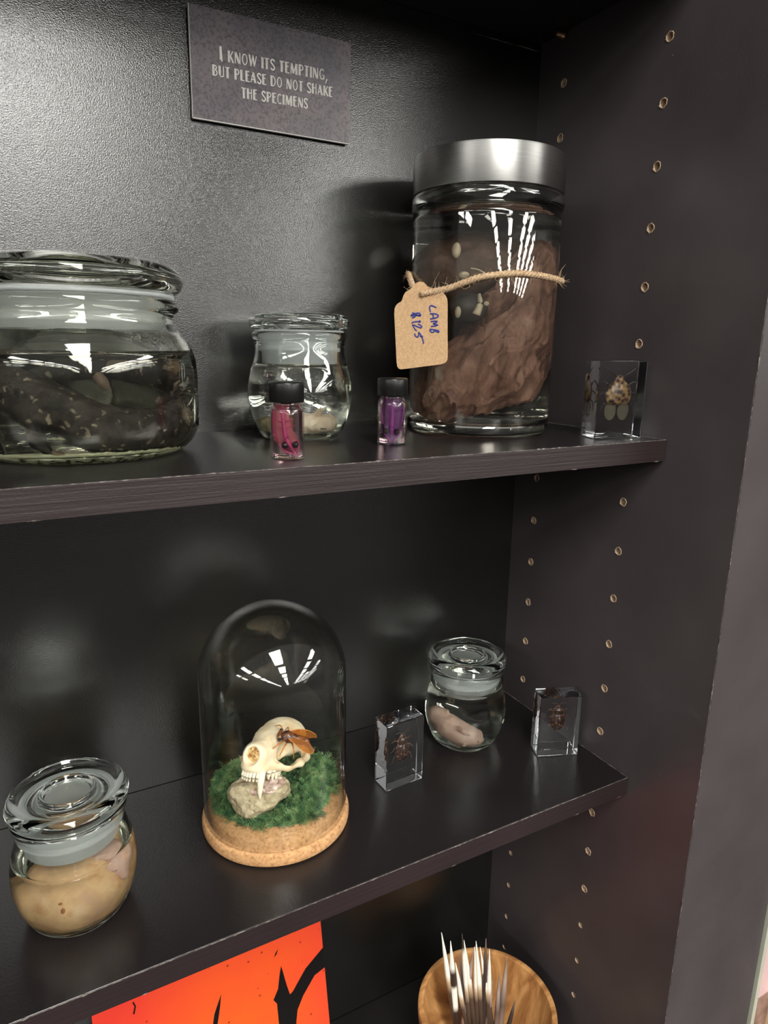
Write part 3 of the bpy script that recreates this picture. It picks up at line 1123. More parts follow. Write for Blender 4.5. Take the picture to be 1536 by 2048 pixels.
def at(key, p):
    """Local (right, away, up) at a thing's base to world."""
    a = RZ[key]
    c, s = math.cos(a), math.sin(a)
    x, y, z = p
    l = LOC[key]
    return (l[0] + c * x - s * y, l[1] + s * x + c * y, l[2] + z)


small_jar('small lidded glass jar behind the magenta vial, pale curled embryo at its bottom', LOC['sj'], 0.0610, RZ['sj'], M['alcohol'])
small_jar('round-lidded glass jar at the left of the lower shelf, full of a large tan specimen', LOC['j2'], 0.0550, RZ['j2'], M['alcohol'])
small_jar('round-lidded glass jar at the back right of the lower shelf holding a pink pup', LOC['j3'], 0.0670, RZ['j3'], M['alcohol'])

# wide jar with the lizard
Z_OUT = smooth_profile([(0.060, 0.0), (0.066, 0.0010), (0.0735, 0.0065), (0.0785, 0.015), (0.0800, 0.023), (0.0803, 0.058), (0.0787, 0.070), (0.0738, 0.0805),
                        (0.0677, 0.0875), (0.0656, 0.0925), (0.0659, 0.0975), (0.0690, 0.1003), (0.0698, 0.1035), (0.0685, 0.1065), (0.0658, 0.1078)], 4)
Z_IN = smooth_profile([(0.0622, 0.1078), (0.0607, 0.104), (0.0605, 0.0935), (0.0627, 0.087), (0.069, 0.0795), (0.0745, 0.069), (0.0763, 0.058), (0.0762, 0.023),
                       (0.0735, 0.0135), (0.067, 0.0085), (0.055, 0.0070)], 4) + [(0.03, 0.0066), (0, 0.0064)]
Z_LID = smooth_profile([(0, 0.1250), (0.028, 0.1252), (0.032, 0.1280), (0.036, 0.1280), (0.041, 0.1262), (0.050, 0.1295), (0.058, 0.1318), (0.066, 0.1295), (0.0722, 0.1250),
                        (0.0738, 0.1208), (0.0727, 0.1160), (0.069, 0.1122), (0.064, 0.1108)], 4) + \
    smooth_profile([(0.0560, 0.1106), (0.0548, 0.108), (0.0545, 0.0930), (0.0525, 0.0910), (0.0500, 0.0930), (0.0495, 0.114), (0.046, 0.1185), (0, 0.1190)], 4)
Z_SEAL = [(0.0550, 0.1104), (0.0668, 0.1106), (0.0669, 0.1086), (0.0600, 0.1078), (0.0601, 0.1005), (0.0578, 0.0995), (0.0578, 0.0945), (0.0600, 0.0935),
          (0.0600, 0.0905), (0.0575, 0.0895), (0.0570, 0.0850), (0.0548, 0.0846)]
t = thing('specimen_jar', 'wide squat glass jar with a thick glass lid holding a dark spotted lizard', 'jar', LOC['liz'], RZ['liz'])
fix_normals(mobj('jar_body', lathe([(0, 0.0025), (0.045, 0.0022), (0.055, 0.0004)] + Z_OUT + Z_IN, 128), M['olive_glass'], t))
fix_normals(mobj('fluid', lathe(liquid_profile(Z_IN, 0.0705), 128), M['olive_alcohol'], t))
fix_normals(mobj('lid', lathe(Z_LID, 128), M['olive_glass'], t))
fix_normals(mobj('seal_ring', lathe(Z_SEAL, 128, closed=True), M['seal'], t, label='whitish silicone seal ring'))

# tall steel-lidded jar
B_OUT = smooth_profile([(0.0555, 0.0), (0.061, 0.0006), (0.0650, 0.0042), (0.0663, 0.010), (0.0665, 0.02)], 4)[:-1] + \
    smooth_profile([(0.0665, 0.02), (0.0665, 0.10), (0.0665, 0.186), (0.0663, 0.192), (0.0672, 0.1965), (0.0681, 0.2000), (0.0680, 0.2040), (0.0668, 0.2070), (0.0652, 0.2078), (0.0645, 0.2095), (0.0645, 0.2300)], 3)
B_IN = [(0.0620, 0.2300)] + smooth_profile([(0.0618, 0.2095), (0.0622, 0.200), (0.0630, 0.190), (0.0632, 0.15), (0.0632, 0.022), (0.0612, 0.0135), (0.055, 0.0098)], 4) + [(0.03, 0.0085), (0, 0.0080)]
mobj('stippled_base_glow', surf(lambda p: np.maximum(np.abs(p[..., 2] - 0.0082) - 0.0010 - 0.0009 * snoise(p, 420, 7), np.hypot(p[..., 0], p[..., 1]) - 0.064), (-0.066, -0.066, 0.0060), (0.066, 0.066, 0.0110), 0.0007), M['base_glow'], t, label='stippled glass base with its caught light painted pale yellow-green')  # disc whose pale colour paints the light caught by the base

# tall steel-lidded jar
t = thing('canister_jar', 'tall cylindrical glass jar with a brushed steel lid and a brown lamb specimen', 'jar', LOC['big'], RZ['big'])
foot = [(0, 0.004), (0.040, 0.0035), (0.050, 0.0006)]
fix_normals(mobj('jar_body', lathe(foot + B_OUT + B_IN, 128), M['green_glass'], t))
fix_normals(mobj('fluid', lathe(liquid_profile(B_IN[1:], 0.1875), 128), M['brown_alcohol'], t))
fix_normals(mobj('lid', lathe([(0, 0.2397), (0.0635, 0.2397), (0.0655, 0.2393), (0.0666, 0.2383), (0.0669, 0.2370), (0.0669, 0.2086), (0.0658, 0.2084), (0.0656, 0.236), (0, 0.236)], 128),
                 M['steel'], t, label='brushed steel lid'))


# ------------------------------------------------------------------ specimens in the jars
def spec(name, label, cat, key, f, lo, hi, h, mat, bumpf=None):
    t = thing(name, label, cat, LOC[key], RZ[key])
    v, fc = surf(f, lo, hi, h)
    o = mobj('body', (v, fc), mat, t)
    return t, o


# lizard
LZ = [(-0.040, 0.052, 0.046, 0.010), (-0.056, 0.036, 0.046, 0.0125), (-0.060, 0.010, 0.047, 0.0145), (-0.047, -0.018, 0.0500, 0.0140), (-0.028, -0.034, 0.0430, 0.0138),
      (-0.010, -0.043, 0.0325, 0.0136), (0.008, -0.0465, 0.0240, 0.0134), (0.030, -0.043, 0.0210, 0.0130), (0.049, -0.022, 0.0240, 0.0120), (0.056, 0.006, 0.0340, 0.0105), (0.049, 0.030, 0.0450, 0.0085),
      (0.030, 0.046, 0.0540, 0.0070), (0.008, 0.053, 0.0570, 0.0050), (-0.010, 0.052, 0.0520, 0.0030)]
LZs = [tuple(q) for q in spline(LZ, 3)]


def f_liz(p):
    q = p + 0.0008 * np.stack([snoise(p, 300, 1), snoise(p, 300, 2), snoise(p, 300, 3)], -1)
    d = sd_chain(q, LZs, 0.004)
    d = smin(d, sd_ell(q, (-0.036, 0.055, 0.046), (0.017, 0.011, 0.009)), 0.006)
    leg1 = sd_chain(q, [(-0.034, -0.038, 0.040, 0.0085), (-0.0285, -0.050, 0.0290, 0.0070), (-0.0275, -0.0535, 0.0180, 0.0045), (-0.0215, -0.0550, 0.0105, 0.0030)], 0.003)
    leg2 = sd_chain(q, [(-0.024, -0.016, 0.052, 0.0070), (-0.009, -0.010, 0.0575, 0.0055), (0.003, -0.006, 0.0580, 0.0044), (0.012, -0.004, 0.0590, 0.0030)], 0.003)
    leg3 = sd_chain(q, [(-0.056, 0.020, 0.040, 0.006), (-0.045, 0.016, 0.024, 0.0045), (-0.040, 0.014, 0.012, 0.003)], 0.003)
    d = smin(d, leg1, 0.004)
    d = smin(d, leg2, 0.004)
    d = smin(d, leg3, 0.004)
    return d + 0.0004 * snoise(p, 180, 4)


liz, lb = spec('preserved_lizard', 'dark grey pale-spotted lizard coiled in the wide jar, tail curling up the right side', 'lizard', 'liz',
               f_liz, (-0.08, -0.066, 0.005), (0.072, 0.070, 0.068), 0.0014, M['lizard'])
toes = []
for a in (-0.5, -0.1, 0.35, 0.8):
    toes.append(tube(spline([(-0.021, -0.0545, 0.0115), (-0.0165 + 0.002 * a, -0.0570 + 0.002 * a, 0.0095), (-0.0105 + 0.001 * a, -0.0560 + 0.004 * a, 0.0078)], 4), [0.0018, 0.0016, 0.0009], 8))
mobj('foot', join(*toes), M['lizard_toe'], lb)
toes = []
for a in (-0.6, -0.15, 0.3):
    toes.append(tube(spline([(0.011, -0.004, 0.0590), (0.017, -0.005 + 0.002 * a, 0.0600 + 0.0010 * a), (0.0235, -0.005 + 0.004 * a, 0.0608 + 0.0022 * a)], 4), [0.0018, 0.0015, 0.0008], 8))
toes.append(tube(spline([(0.007, -0.006, 0.0560), (0.010, -0.008, 0.0510), (0.0120, -0.008, 0.0465)], 4), [0.0032, 0.0038, 0.0022], 8))
mobj('foot', join(*toes), M['lizard_toe'], lb)

# lamb: a wrinkled folded body, head lobe above, open fold to the left
def f_lamb(p):
    fl = np.stack([snoise(p, 45, 11), snoise(p, 45, 12), snoise(p, 45, 13)], -1)
    q = p + 0.004 * fl
    low = sd_chain(q, [(-0.034, -0.010, 0.030, 0.0165), (-0.016, -0.012, 0.046, 0.0270), (0.012, -0.008, 0.062, 0.0320), (0.024, 0.000, 0.090, 0.0290), (0.030, 0.004, 0.122, 0.0250),
                       (0.029, 0.006, 0.146, 0.0210)], 0.012)
    fl2 = sd_ell(q, (0.030, -0.020, 0.052), (0.022, 0.012, 0.020))
    return lamb_wrinkle(smin(low, fl2, 0.006), p, q)


def lamb_wrinkle(d, p, q):
    fl_ = q @ np.array((0.55, 0.0, 0.83))
    cr_ = q @ np.array((0.83, 0.0, -0.55))
    w = np.stack([cr_, q[..., 1], fl_ * 0.30], -1)
    rid = 1 - np.abs(snoise(w, 95, 5))
    rid2 = 1 - np.abs(snoise(w + 0.5, 210, 6))
    d = d - 0.0060 * (rid ** 3) - 0.0022 * rid2 ** 3 + 0.0022
    lim = np.hypot(p[..., 0], p[..., 1]) - 0.0595
    return smax(d, lim, 0.004)


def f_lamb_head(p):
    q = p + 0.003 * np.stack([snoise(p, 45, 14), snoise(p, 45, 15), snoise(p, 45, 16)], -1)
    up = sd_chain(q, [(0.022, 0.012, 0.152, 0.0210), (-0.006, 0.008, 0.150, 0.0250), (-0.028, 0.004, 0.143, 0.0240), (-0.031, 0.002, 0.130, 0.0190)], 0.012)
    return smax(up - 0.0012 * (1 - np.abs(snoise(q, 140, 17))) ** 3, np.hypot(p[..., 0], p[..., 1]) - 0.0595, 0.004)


lam, lo_ = spec('preserved_lamb', 'wrinkled brown lamb specimen folded inside the tall steel-lidded jar', 'animal specimen', 'big',
                f_lamb, (-0.062, -0.062, 0.009), (0.062, 0.062, 0.184), 0.0014, M['lamb'])
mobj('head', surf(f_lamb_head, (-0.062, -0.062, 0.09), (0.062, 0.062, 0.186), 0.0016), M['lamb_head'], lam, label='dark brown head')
mobj('muzzle_membrane', ellipsoid((-0.011, -0.022, 0.112), (0.015, 0.014, 0.013)), M['lamb_dark'], lo_, label='grey rounded membrane in the fold')
mobj('pale_tissue', join(ellipsoid((-0.021, -0.026, 0.160), (0.0035, 0.003, 0.0065)), ellipsoid((-0.015, -0.0345, 0.139), (0.004, 0.003, 0.003)),
                         tube(spline([(-0.0045, -0.046, 0.106), (-0.002, -0.047, 0.114), (-0.003, -0.046, 0.123)], 4), [0.0035, 0.0025, 0.0012], 8),
                         ellipsoid((0.003, -0.046, 0.115), (0.002, 0.002, 0.002)), ellipsoid((-0.019, -0.041, 0.108), (0.0025, 0.002, 0.005)),
                         tube(spline([(-0.010, -0.035, 0.1445), (-0.004, -0.037, 0.143), (0.001, -0.037, 0.140)], 4), 0.0006, 6)), M['lamb_pale'], lo_, label='cream scraps of tissue')


# pale curled specimen in the upper small jar
def f_curl(p):
    d = sd_chain(p, [(-0.010, -0.002, 0.0145, 0.0070), (-0.002, -0.008, 0.0155, 0.0088), (0.008, -0.010, 0.0150, 0.0085), (0.015, -0.004, 0.0150, 0.0080)], 0.003)
    head = sd_ell(p, (0.0185, -0.0125, 0.0150), (0.0088, 0.0085, 0.0082))
    head = smin(head, sd_ell(p, (0.0130, -0.0180, 0.0125), (0.0048, 0.0042, 0.0040)), 0.0016)
    d = smin(d, head, 0.0012)
    for q in ([(0.010, -0.012, 0.0215, 0.0026), (0.0125, -0.0165, 0.0245, 0.0020), (0.0150, -0.0175, 0.0255, 0.0016)], [(0.006, -0.0155, 0.0140, 0.0026), (0.0085, -0.0195, 0.0110, 0.0018)],
              [(-0.006, -0.009, 0.0105, 0.0030), (-0.001, -0.0165, 0.0090, 0.0018)]):
        d = smin(d, sd_chain(p, q, 0.001), 0.0012)
    d = smin(d, sd_ell(p, (0.0215, -0.0195, 0.0175), (0.0020, 0.0014, 0.0024)), 0.001)
    return d + 0.0005 * snoise(p, 300, 21)


cu, cb = spec('curled_embryo', 'pale cream curled embryo lying at the bottom of the upper small jar', 'animal specimen', 'sj',
              f_curl, (-0.016, -0.026, 0.0035), (0.036, 0.006, 0.032), 0.0008, M['cream_flesh'])
mobj('paw', join(*[tube(spline([(0.0140, -0.0185, 0.0255), (0.0145 + 0.0018 * k, -0.0200, 0.0275 - 0.0006 * abs(k)), (0.0150 + 0.0028 * k, -0.0205, 0.0292 - 0.0010 * abs(k))], 3), [0.0009, 0.0005], 6) for k in (-1, 0, 1)]),
     M['cream_flesh'], cb)
mobj('face_fold', tube(spline([(0.0115, -0.0212, 0.0148), (0.0150, -0.0212, 0.0118), (0.0195, -0.0200, 0.0112)], 4), [0.0004, 0.0008, 0.0004], 6), M['lizard_toe'], cb, label='brown crease across the face')
tt = thing('base_reflection_lump', 'small grey-olive lump modelling the base reflection at the left in the upper small jar', 'animal specimen', LOC['sj'], RZ['sj'])  # lump shaped and coloured in place of the jar base's reflection
mobj('lump', surf(lambda p: sd_ell(p, (-0.022, -0.006, 0.0135), (0.011, 0.009, 0.0075)) + 0.0007 * snoise(p, 500, 31), (-0.036, -0.018, 0.004), (-0.008, 0.006, 0.024), 0.0008), M['grey_bit'], tt)


# large tan specimen in the lower left jar
def f_tan(p):
    d = sd_chain(p, [(-0.021, -0.004, 0.023, 0.0150), (-0.006, -0.014, 0.022, 0.0170), (0.010, -0.013, 0.024, 0.0170), (0.019, -0.002, 0.029, 0.0160)], 0.008)
    d = smin(d, sd_ell(p, (0.018, 0.006, 0.036), (0.016, 0.016, 0.015)), 0.006)
    d = smin(d, sd_chain(p, [(-0.018, 0.010, 0.022, 0.012), (0.0, 0.018, 0.026, 0.013)], 0.006), 0.006)
    d = smin(d, sd_ell(p, (0, 0, 0.0150), (0.028, 0.028, 0.0085)), 0.006)
    d = smin(d, sd_cone(p, (0.026, -0.008, 0.045), (0.023, 0.002, 0.051), 0.0035, 0.0015), 0.003)
    lim = np.hypot(p[..., 0], p[..., 1]) - np.interp(p[..., 2], (0.005, 0.010, 0.02, 0.03, 0.05), (0.026, 0.031, 0.0375, 0.0395, 0.038))
    d = smax(d, lim, 0.002)
    return d + 0.0006 * snoise(p, 160, 41)


ta, tb = spec('curled_piglet_embryo', 'large tan and pinkish embryo filling the jar at the left of the lower shelf', 'animal specimen', 'j2',
              f_tan, (-0.044, -0.044, 0.004), (0.044, 0.044, 0.060), 0.0011, M['tan_flesh'])
mobj('head', surf(lambda p: smin(sd_ell(p, (0.0215, -0.0075, 0.0400), (0.0120, 0.0120, 0.0100)), sd_cone(p, (0.026, -0.016, 0.036), (0.028, -0.019, 0.033), 0.005, 0.004), 0.004) + 0.0006 * snoise(p, 260, 44),
                  (0.005, -0.026, 0.024), (0.038, 0.008, 0.054), 0.0009), M['pink_flesh'], ta, label='pinkish head')
mobj('eye', tube(spline([(0.0195, -0.0192, 0.0395), (0.0222, -0.0200, 0.0388), (0.0252, -0.0195, 0.0396)], 5), [0.0003, 0.0008, 0.0003], 6), M['lid_flesh'], ta, label='closed brownish eye')
mobj('ear', surf(lambda p: sd_ell(p, (0.0165, -0.0165, 0.0455), (0.0048, 0.0016, 0.0032)) + 0.0003 * snoise(p, 500, 46), (0.010, -0.020, 0.040), (0.023, -0.013, 0.051), 0.0006), M['pink_flesh'], ta, label='folded pink ear')
mobj('russet_marks', join(ellipsoid((-0.010, -0.0305, 0.0285), (0.0015, 0.0012, 0.0022)), ellipsoid((-0.0095, -0.0310, 0.0235), (0.0016, 0.0012, 0.0014)),
                          ellipsoid((-0.011, -0.0285, 0.0335), (0.0012, 0.0010, 0.0008))), M['flesh_mark'], tb)


# pink pup in the lower right jar
def f_pup(p):
    d = sd_chain(p, [(-0.025, -0.006, 0.030, 0.0085), (-0.014, -0.012, 0.024, 0.0110), (-0.002, -0.017, 0.0185, 0.0108), (0.008, -0.019, 0.0170, 0.0098)], 0.006)
    d = smin(d, sd_cone(p, (-0.022, -0.004, 0.036), (-0.015, -0.012, 0.0385), 0.0030, 0.0018), 0.003)
    d = smin(d, sd_chain(p, [(-0.010, -0.020, 0.028, 0.0030), (-0.001, -0.0285, 0.0275, 0.0023), (0.005, -0.0300, 0.0240, 0.0016)], 0.001), 0.0012)
    d = smin(d, sd_chain(p, [(0.002, -0.024, 0.014, 0.0026), (0.001, -0.0295, 0.0105, 0.0018)], 0.001), 0.0012)
    d = smin(d, sd_cone(p, (0.008, -0.019, 0.017), (0.0150, -0.022, 0.0150), 0.008, 0.0042), 0.0012)
    return d + 0.0005 * snoise(p, 260, 51)


pu, pb = spec('hairless_pup', 'pink hairless pup lying slanted in the jar at the back right of the lower shelf', 'animal specimen', 'j3',
              f_pup, (-0.038, -0.034, 0.0035), (0.024, 0.010, 0.044), 0.0009, M['pink_flesh'])
mobj('eye_spot', join(ellipsoid((0.0055, -0.0280, 0.0190), (0.0010, 0.0006, 0.0008)), ellipsoid((0.0140, -0.0262, 0.0150), (0.0012, 0.0008, 0.0008))), M['flesh_mark'], pb)


# ------------------------------------------------------------------ two stained specimens in vials
def vial(label, key):
    t = thing('vial', label, 'vial', LOC[key], RZ[key], None)
    out = smooth_profile([(0.0100, 0.0), (0.0112, 0.0004), (0.0119, 0.0018), (0.0119, 0.016), (0.0119, 0.0325), (0.0113, 0.0355), (0.0098, 0.0375), (0.0095, 0.0395), (0.0095, 0.048)], 4)
    inn = smooth_profile([(0.0080, 0.048), (0.0080, 0.0395), (0.0090, 0.0360), (0.0108, 0.0325), (0.0109, 0.016), (0.0108, 0.0035), (0.0098, 0.0018)], 4) + [(0, 0.0016)]
    fix_normals(mobj('vial_body', lathe([(0, 0.0006)] + out + inn, 48), M['vial_glass'], t))
    liq = liquid_profile([(r * 0.995, z) for r, z in inn], 0.0365, 0.0)
    fix_normals(mobj('fluid', lathe(liq, 48), M['pink_fluid'], t, label='pink-tinged fluid'))
    cap = [(0, 0.0535), (0.0112, 0.0535), (0.0120, 0.0530), (0.0123, 0.0520), (0.0123, 0.0402), (0.0119, 0.0396), (0.0100, 0.0396), (0.0100, 0.0500), (0, 0.0500)]
    fix_normals(mobj('screw_cap', lathe(cap, 64), M['black_cap'], t, label='black screw cap'))
    return t


vial('black-capped vial with a magenta specimen, in front of the small jar at the shelf edge', 'v1')
vial('black-capped vial with a purple specimen, beside the tall steel-lidded jar', 'v2')


def stained(label, key, pts, eyes, jelly_m, bone_m, spine, jaw):
    def f(p):
        return sd_chain(p, pts, 0.003) + 0.0004 * snoise(p, 400, 61)
    t = thing('stained_pup', label, 'animal specimen', LOC[key], RZ[key])
    v, fc = surf(f, (-0.0115, -0.0105, 0.0018), (0.0115, 0.0105, 0.0372), 0.0007)
    b = mobj('body', (v, fc), jelly_m, t)
    mobj('spine', join(*[tube(spline(q, 6), r, 8) for q, r in spine]), bone_m, t, label='deep stained bones')
    mobj('skull', join(*[tube(spline(q, 6), r, 8) for q, r in jaw]), bone_m, t)
    for e in eyes:
        mobj('eye', ellipsoid(e, (0.0022, 0.0013, 0.0022)), M['dark_eye'], t, label='round black eye')


stained('translucent magenta pup head down in the vial at the shelf edge', 'v1',
        [(-0.0036, 0.000, 0.0335, 0.0043), (-0.0030, 0.000, 0.0240, 0.0049), (-0.0010, 0.000, 0.0150, 0.0050), (0.0015, 0.000, 0.0090, 0.0040), (0.0045, 0.000, 0.0038, 0.0014)],
        [(-0.0014, -0.0066, 0.0102), (0.0052, -0.0062, 0.0106)], M['jelly_pink'], M['magenta'],
        [([(-0.003, -0.0050, 0.0355), (-0.002, -0.0062, 0.0250), (-0.0008, -0.0062, 0.0150)], [0.0008, 0.0012, 0.0015]),
         ([(-0.0075, -0.0010, 0.0330), (-0.0085, -0.0010, 0.0250), (-0.0075, -0.0020, 0.0180), (-0.004, -0.003, 0.0130)], [0.0012, 0.0016, 0.0018, 0.001]),
         ([(-0.007, -0.003, 0.0270), (-0.002, -0.0064, 0.0265), (0.003, -0.003, 0.0280)], 0.0004), ([(-0.007, -0.003, 0.0225), (-0.001, -0.0064, 0.0220), (0.0045, -0.003, 0.0240)], 0.0004)],
        [([(-0.0052, -0.0020, 0.0130), (-0.002, -0.0035, 0.0065), (0.0045, -0.0010, 0.0030)], [0.0012, 0.0010, 0.0008]),
         ([(0.0055, -0.0020, 0.0130), (0.0062, -0.0020, 0.0080), (0.0050, -0.0010, 0.0028)], [0.0010, 0.0009, 0.0008]),
         ([(-0.0005, -0.0060, 0.0150), (0.0018, -0.0056, 0.0090), (0.0046, -0.0024, 0.0034)], [0.0014, 0.0014, 0.0006])])
stained('translucent purple pup head down in the vial beside the tall jar', 'v2',
        [(0.000, 0.000, 0.0330, 0.0054), (0.000, 0.000, 0.0240, 0.0058), (-0.0004, 0.000, 0.0150, 0.0055), (-0.0005, 0.000, 0.0090, 0.0042), (-0.0005, 0.000, 0.0036, 0.0013)],
        [(-0.0046, -0.0064, 0.0118), (0.0036, -0.0066, 0.0110)], M['jelly_purple'], M['violet'],
        [([(0, -0.0060, 0.0350), (0, -0.0066, 0.0250), (-0.0002, -0.0064, 0.0150)], [0.0012, 0.0015, 0.0020]),
         ([(-0.0075, -0.0010, 0.0310), (-0.0070, -0.0020, 0.0240), (-0.0062, -0.0025, 0.0170)], [0.0006, 0.0011, 0.0010]),
         ([(0.0078, -0.0010, 0.0310), (0.0072, -0.0020, 0.0240), (0.0060, -0.0025, 0.0170)], [0.0006, 0.0010, 0.0008]),
         ([(0.0070, -0.0020, 0.0295), (0.0030, -0.0060, 0.0275)], 0.0004)],
        [([(-0.0062, -0.0020, 0.0125), (-0.0040, -0.0030, 0.0070), (-0.0006, -0.0010, 0.0028)], [0.0010, 0.0010, 0.0008]),
         ([(0.0052, -0.0020, 0.0125), (0.0032, -0.0030, 0.0070), (-0.0004, -0.0010, 0.0028)], [0.0010, 0.0010, 0.0008]),
         ([(-0.0003, -0.0062, 0.0150), (-0.0004, -0.0050, 0.0090), (-0.0005, -0.0018, 0.0034)], [0.0018, 0.0016, 0.0007])])

# ------------------------------------------------------------------ twine and price tag on the tall jar
RT = 0.0692


def ring_pt(deg, h, r=RT):
    a = math.radians(deg)
    return (-0.1218 + r * math.cos(a), -0.0843 + r * math.sin(a), ZA + h)


TAG_O = Vector((-0.2000, -0.1022, -0.2119))
path = [tuple(TAG_O + Vector((-0.001, -0.0012, 0.0)))]
path += [ring_pt(a, h, r) for a, h, r in [(-158, 0.1240, 0.0745), (-150, 0.1262, 0.0705), (-139, 0.1307, RT), (-129, 0.1345, RT), (-115, 0.1370, RT), (-101, 0.1383, RT), (-88, 0.1379, RT), (-71, 0.1370, RT),
                                          (-55, 0.1366, RT), (-40, 0.1368, RT), (-10, 0.1380, RT), (30, 0.140, RT), (70, 0.142, RT), (110, 0.144, RT), (140, 0.144, RT), (156, 0.1415, 0.0690), (172, 0.133, 0.0720), (182, 0.1265, 0.0755)]]
path += [tuple(TAG_O + Vector((0.0012, 0.0010, 0.0010)))]
pp = spline(path, 10)
tw = thing('twine', 'hairy jute twine tied round the tall steel-lidded jar', 'twine', ring_pt(-115, 0.137))
base = np.array(ring_pt(-115, 0.137))
strands = []
npp = len(pp)
Tn = [pp[min(i + 1, npp - 1)] - pp[max(i - 1, 0)] for i in range(npp)]
for s in range(3):
    q = []
    acc = 0.0
    for i in range(npp):
        if i:
            acc += np.linalg.norm(pp[i] - pp[i - 1])
        ph = acc / 0.0105 * 2 * PI + s * 2 * PI / 3
        tt = Tn[i] / np.linalg.norm(Tn[i])
        sd = np.cross(tt, (0, 0, 1))
        sd /= np.linalg.norm(sd)
        up = np.cross(sd, tt)
        q.append(pp[i] + 0.0014 * (math.cos(ph) * sd + math.sin(ph) * up) - base)
    strands.append(tube(q, 0.0016, 8))
mobj('cord', join(*strands), M['jute'], tw)
hairs = []
for k in range(240):
    i = int(rng.integers(1, npp - 1))
    p0 = pp[i] - base
    tt = Tn[i] / np.linalg.norm(Tn[i])
    out = pp[i] - np.array((-0.1218, -0.0843, pp[i][2]))
    out /= np.linalg.norm(out)
    l = rng.uniform(0.003, 0.0095) * (1.8 if rng.random() < 0.12 else 1)
    d = out * rng.uniform(0.05, 0.5) + np.array((0, 0, 1)) * rng.normal() * 0.8 + tt * rng.normal() * 0.9
    d /= np.linalg.norm(d)
    d2 = d + 0.7 * rng.normal(size=3)
    if d2 @ out < 0:
        d2 = d2 - (d2 @ out) * out
    hairs.append(tube(spline([p0 + out * 0.0008, p0 + out * 0.001 + d * l * 0.5, p0 + out * 0.001 + d * l * 0.6 + d2 / np.linalg.norm(d2) * l * 0.5], 3), [0.00018, 0.00014, 0.00007], 4))
mobj('stray_fibres', join(*hairs), M['jute'], tw)

tag = thing('price_tag', 'brown kraft tag handwritten LAMB $125 hanging from the twine', 'tag', TAG_O, math.atan2(-0.7507, 0.6606))


def tg(cx, cy):
    u, v = 770 + cx * 0.10744, 530 + cy * 0.10742
    z = -(v - 588) / 2420
    return ((u - 842) / 2230 - 0.028 * z, z)


outl = [tg(*q) for q in [(655, 312), (715, 325), (760, 365), (790, 405), (840, 425), (900, 445), (1000, 480), (1070, 520), (1120, 570), (1150, 640), (1158, 740), (1160, 1200), (1168, 1700), (1160, 1770), (1120, 1820),
                         (1060, 1845), (700, 1900), (300, 1962), (250, 1950), (220, 1905), (208, 1800), (190, 1350), (172, 900), (180, 800), (210, 740), (255, 700), (300, 680), (325, 640), (345, 570), (385, 505), (440, 470), (490, 440), (540, 385), (590, 335)]]
tb_ = extrude_outline(outl, 0.0007)
mobj('tag_card', tb_, M['kraft'], tag, False)
eye_ring = [(0.0016 * math.cos(a), -0.0008, 0.0016 * math.sin(a)) for a in np.linspace(0, 2 * PI, 20)[:-1]]
mobj('punched_hole', tube(eye_ring, 0.0004, 6, closed=True, up=(0, 1, 0)), M['kraft'], tag)
INK = [[(960, 795), (900, 765), (865, 755), (838, 775), (835, 810), (850, 870)],
       [(840, 905), (930, 905), (990, 930), (985, 960), (920, 990), (845, 1000)], [(885, 905), (905, 950), (900, 990)],
       [(855, 1050), (920, 1042), (975, 1045), (940, 1075), (905, 1085), (950, 1105), (985, 1110), (930, 1130), (860, 1140)],
       [(835, 1190), (920, 1200), (1005, 1215)], [(1005, 1215), (1000, 1245), (950, 1225), (935, 1205)], [(935, 1205), (915, 1240), (880, 1250), (848, 1220), (850, 1195)],
       [(480, 940), (560, 935), (680, 930)], [(515, 880), (560, 900), (630, 890), (665, 915), (660, 945), (610, 930), (575, 915)], [(505, 975), (545, 970), (575, 940), (545, 905), (490, 930)],
       [(500, 1080), (530, 1060), (600, 1050), (665, 1055), (640, 1025)],
       [(620, 1090), (655, 1110), (690, 1140), (670, 1165), (600, 1140), (525, 1110), (545, 1160), (570, 1200), (600, 1225)],
       [(555, 1270), (575, 1320), (610, 1340), (630, 1310), (640, 1250)], [(625, 1245), (670, 1290), (700, 1350), (715, 1410), (725, 1465)], [(655, 1320), (715, 1335)]]
ink = []
for st in INK:
    q = spline([(*tg(*p), 0) for p in st], 5)
    v, f = ribbon([(p[0], p[1]) for p in q], 0.00125, 0.0002)
    ink.append(([(p[0], p[1] - 0.0007, p[2]) for p in v], f))
mobj('handwriting', join(*ink), M['ink_blue'], tag, label='blue handwriting LAMB $125')


# ------------------------------------------------------------------ resin blocks with insects
def resin_block(label, loc, rz, w, d, h, bug, bo):
    t = thing('resin_block', label, 'resin block', loc, rz, None)
    o = mobj('block', box(0, w, 0, d, 0.0004, h), M['resin'], t, False)
    bevel(o, 0.0009, 2)
    bug(t, (w / 2 + bo[0], d / 2 + bo[1], bo[2]))
    return t


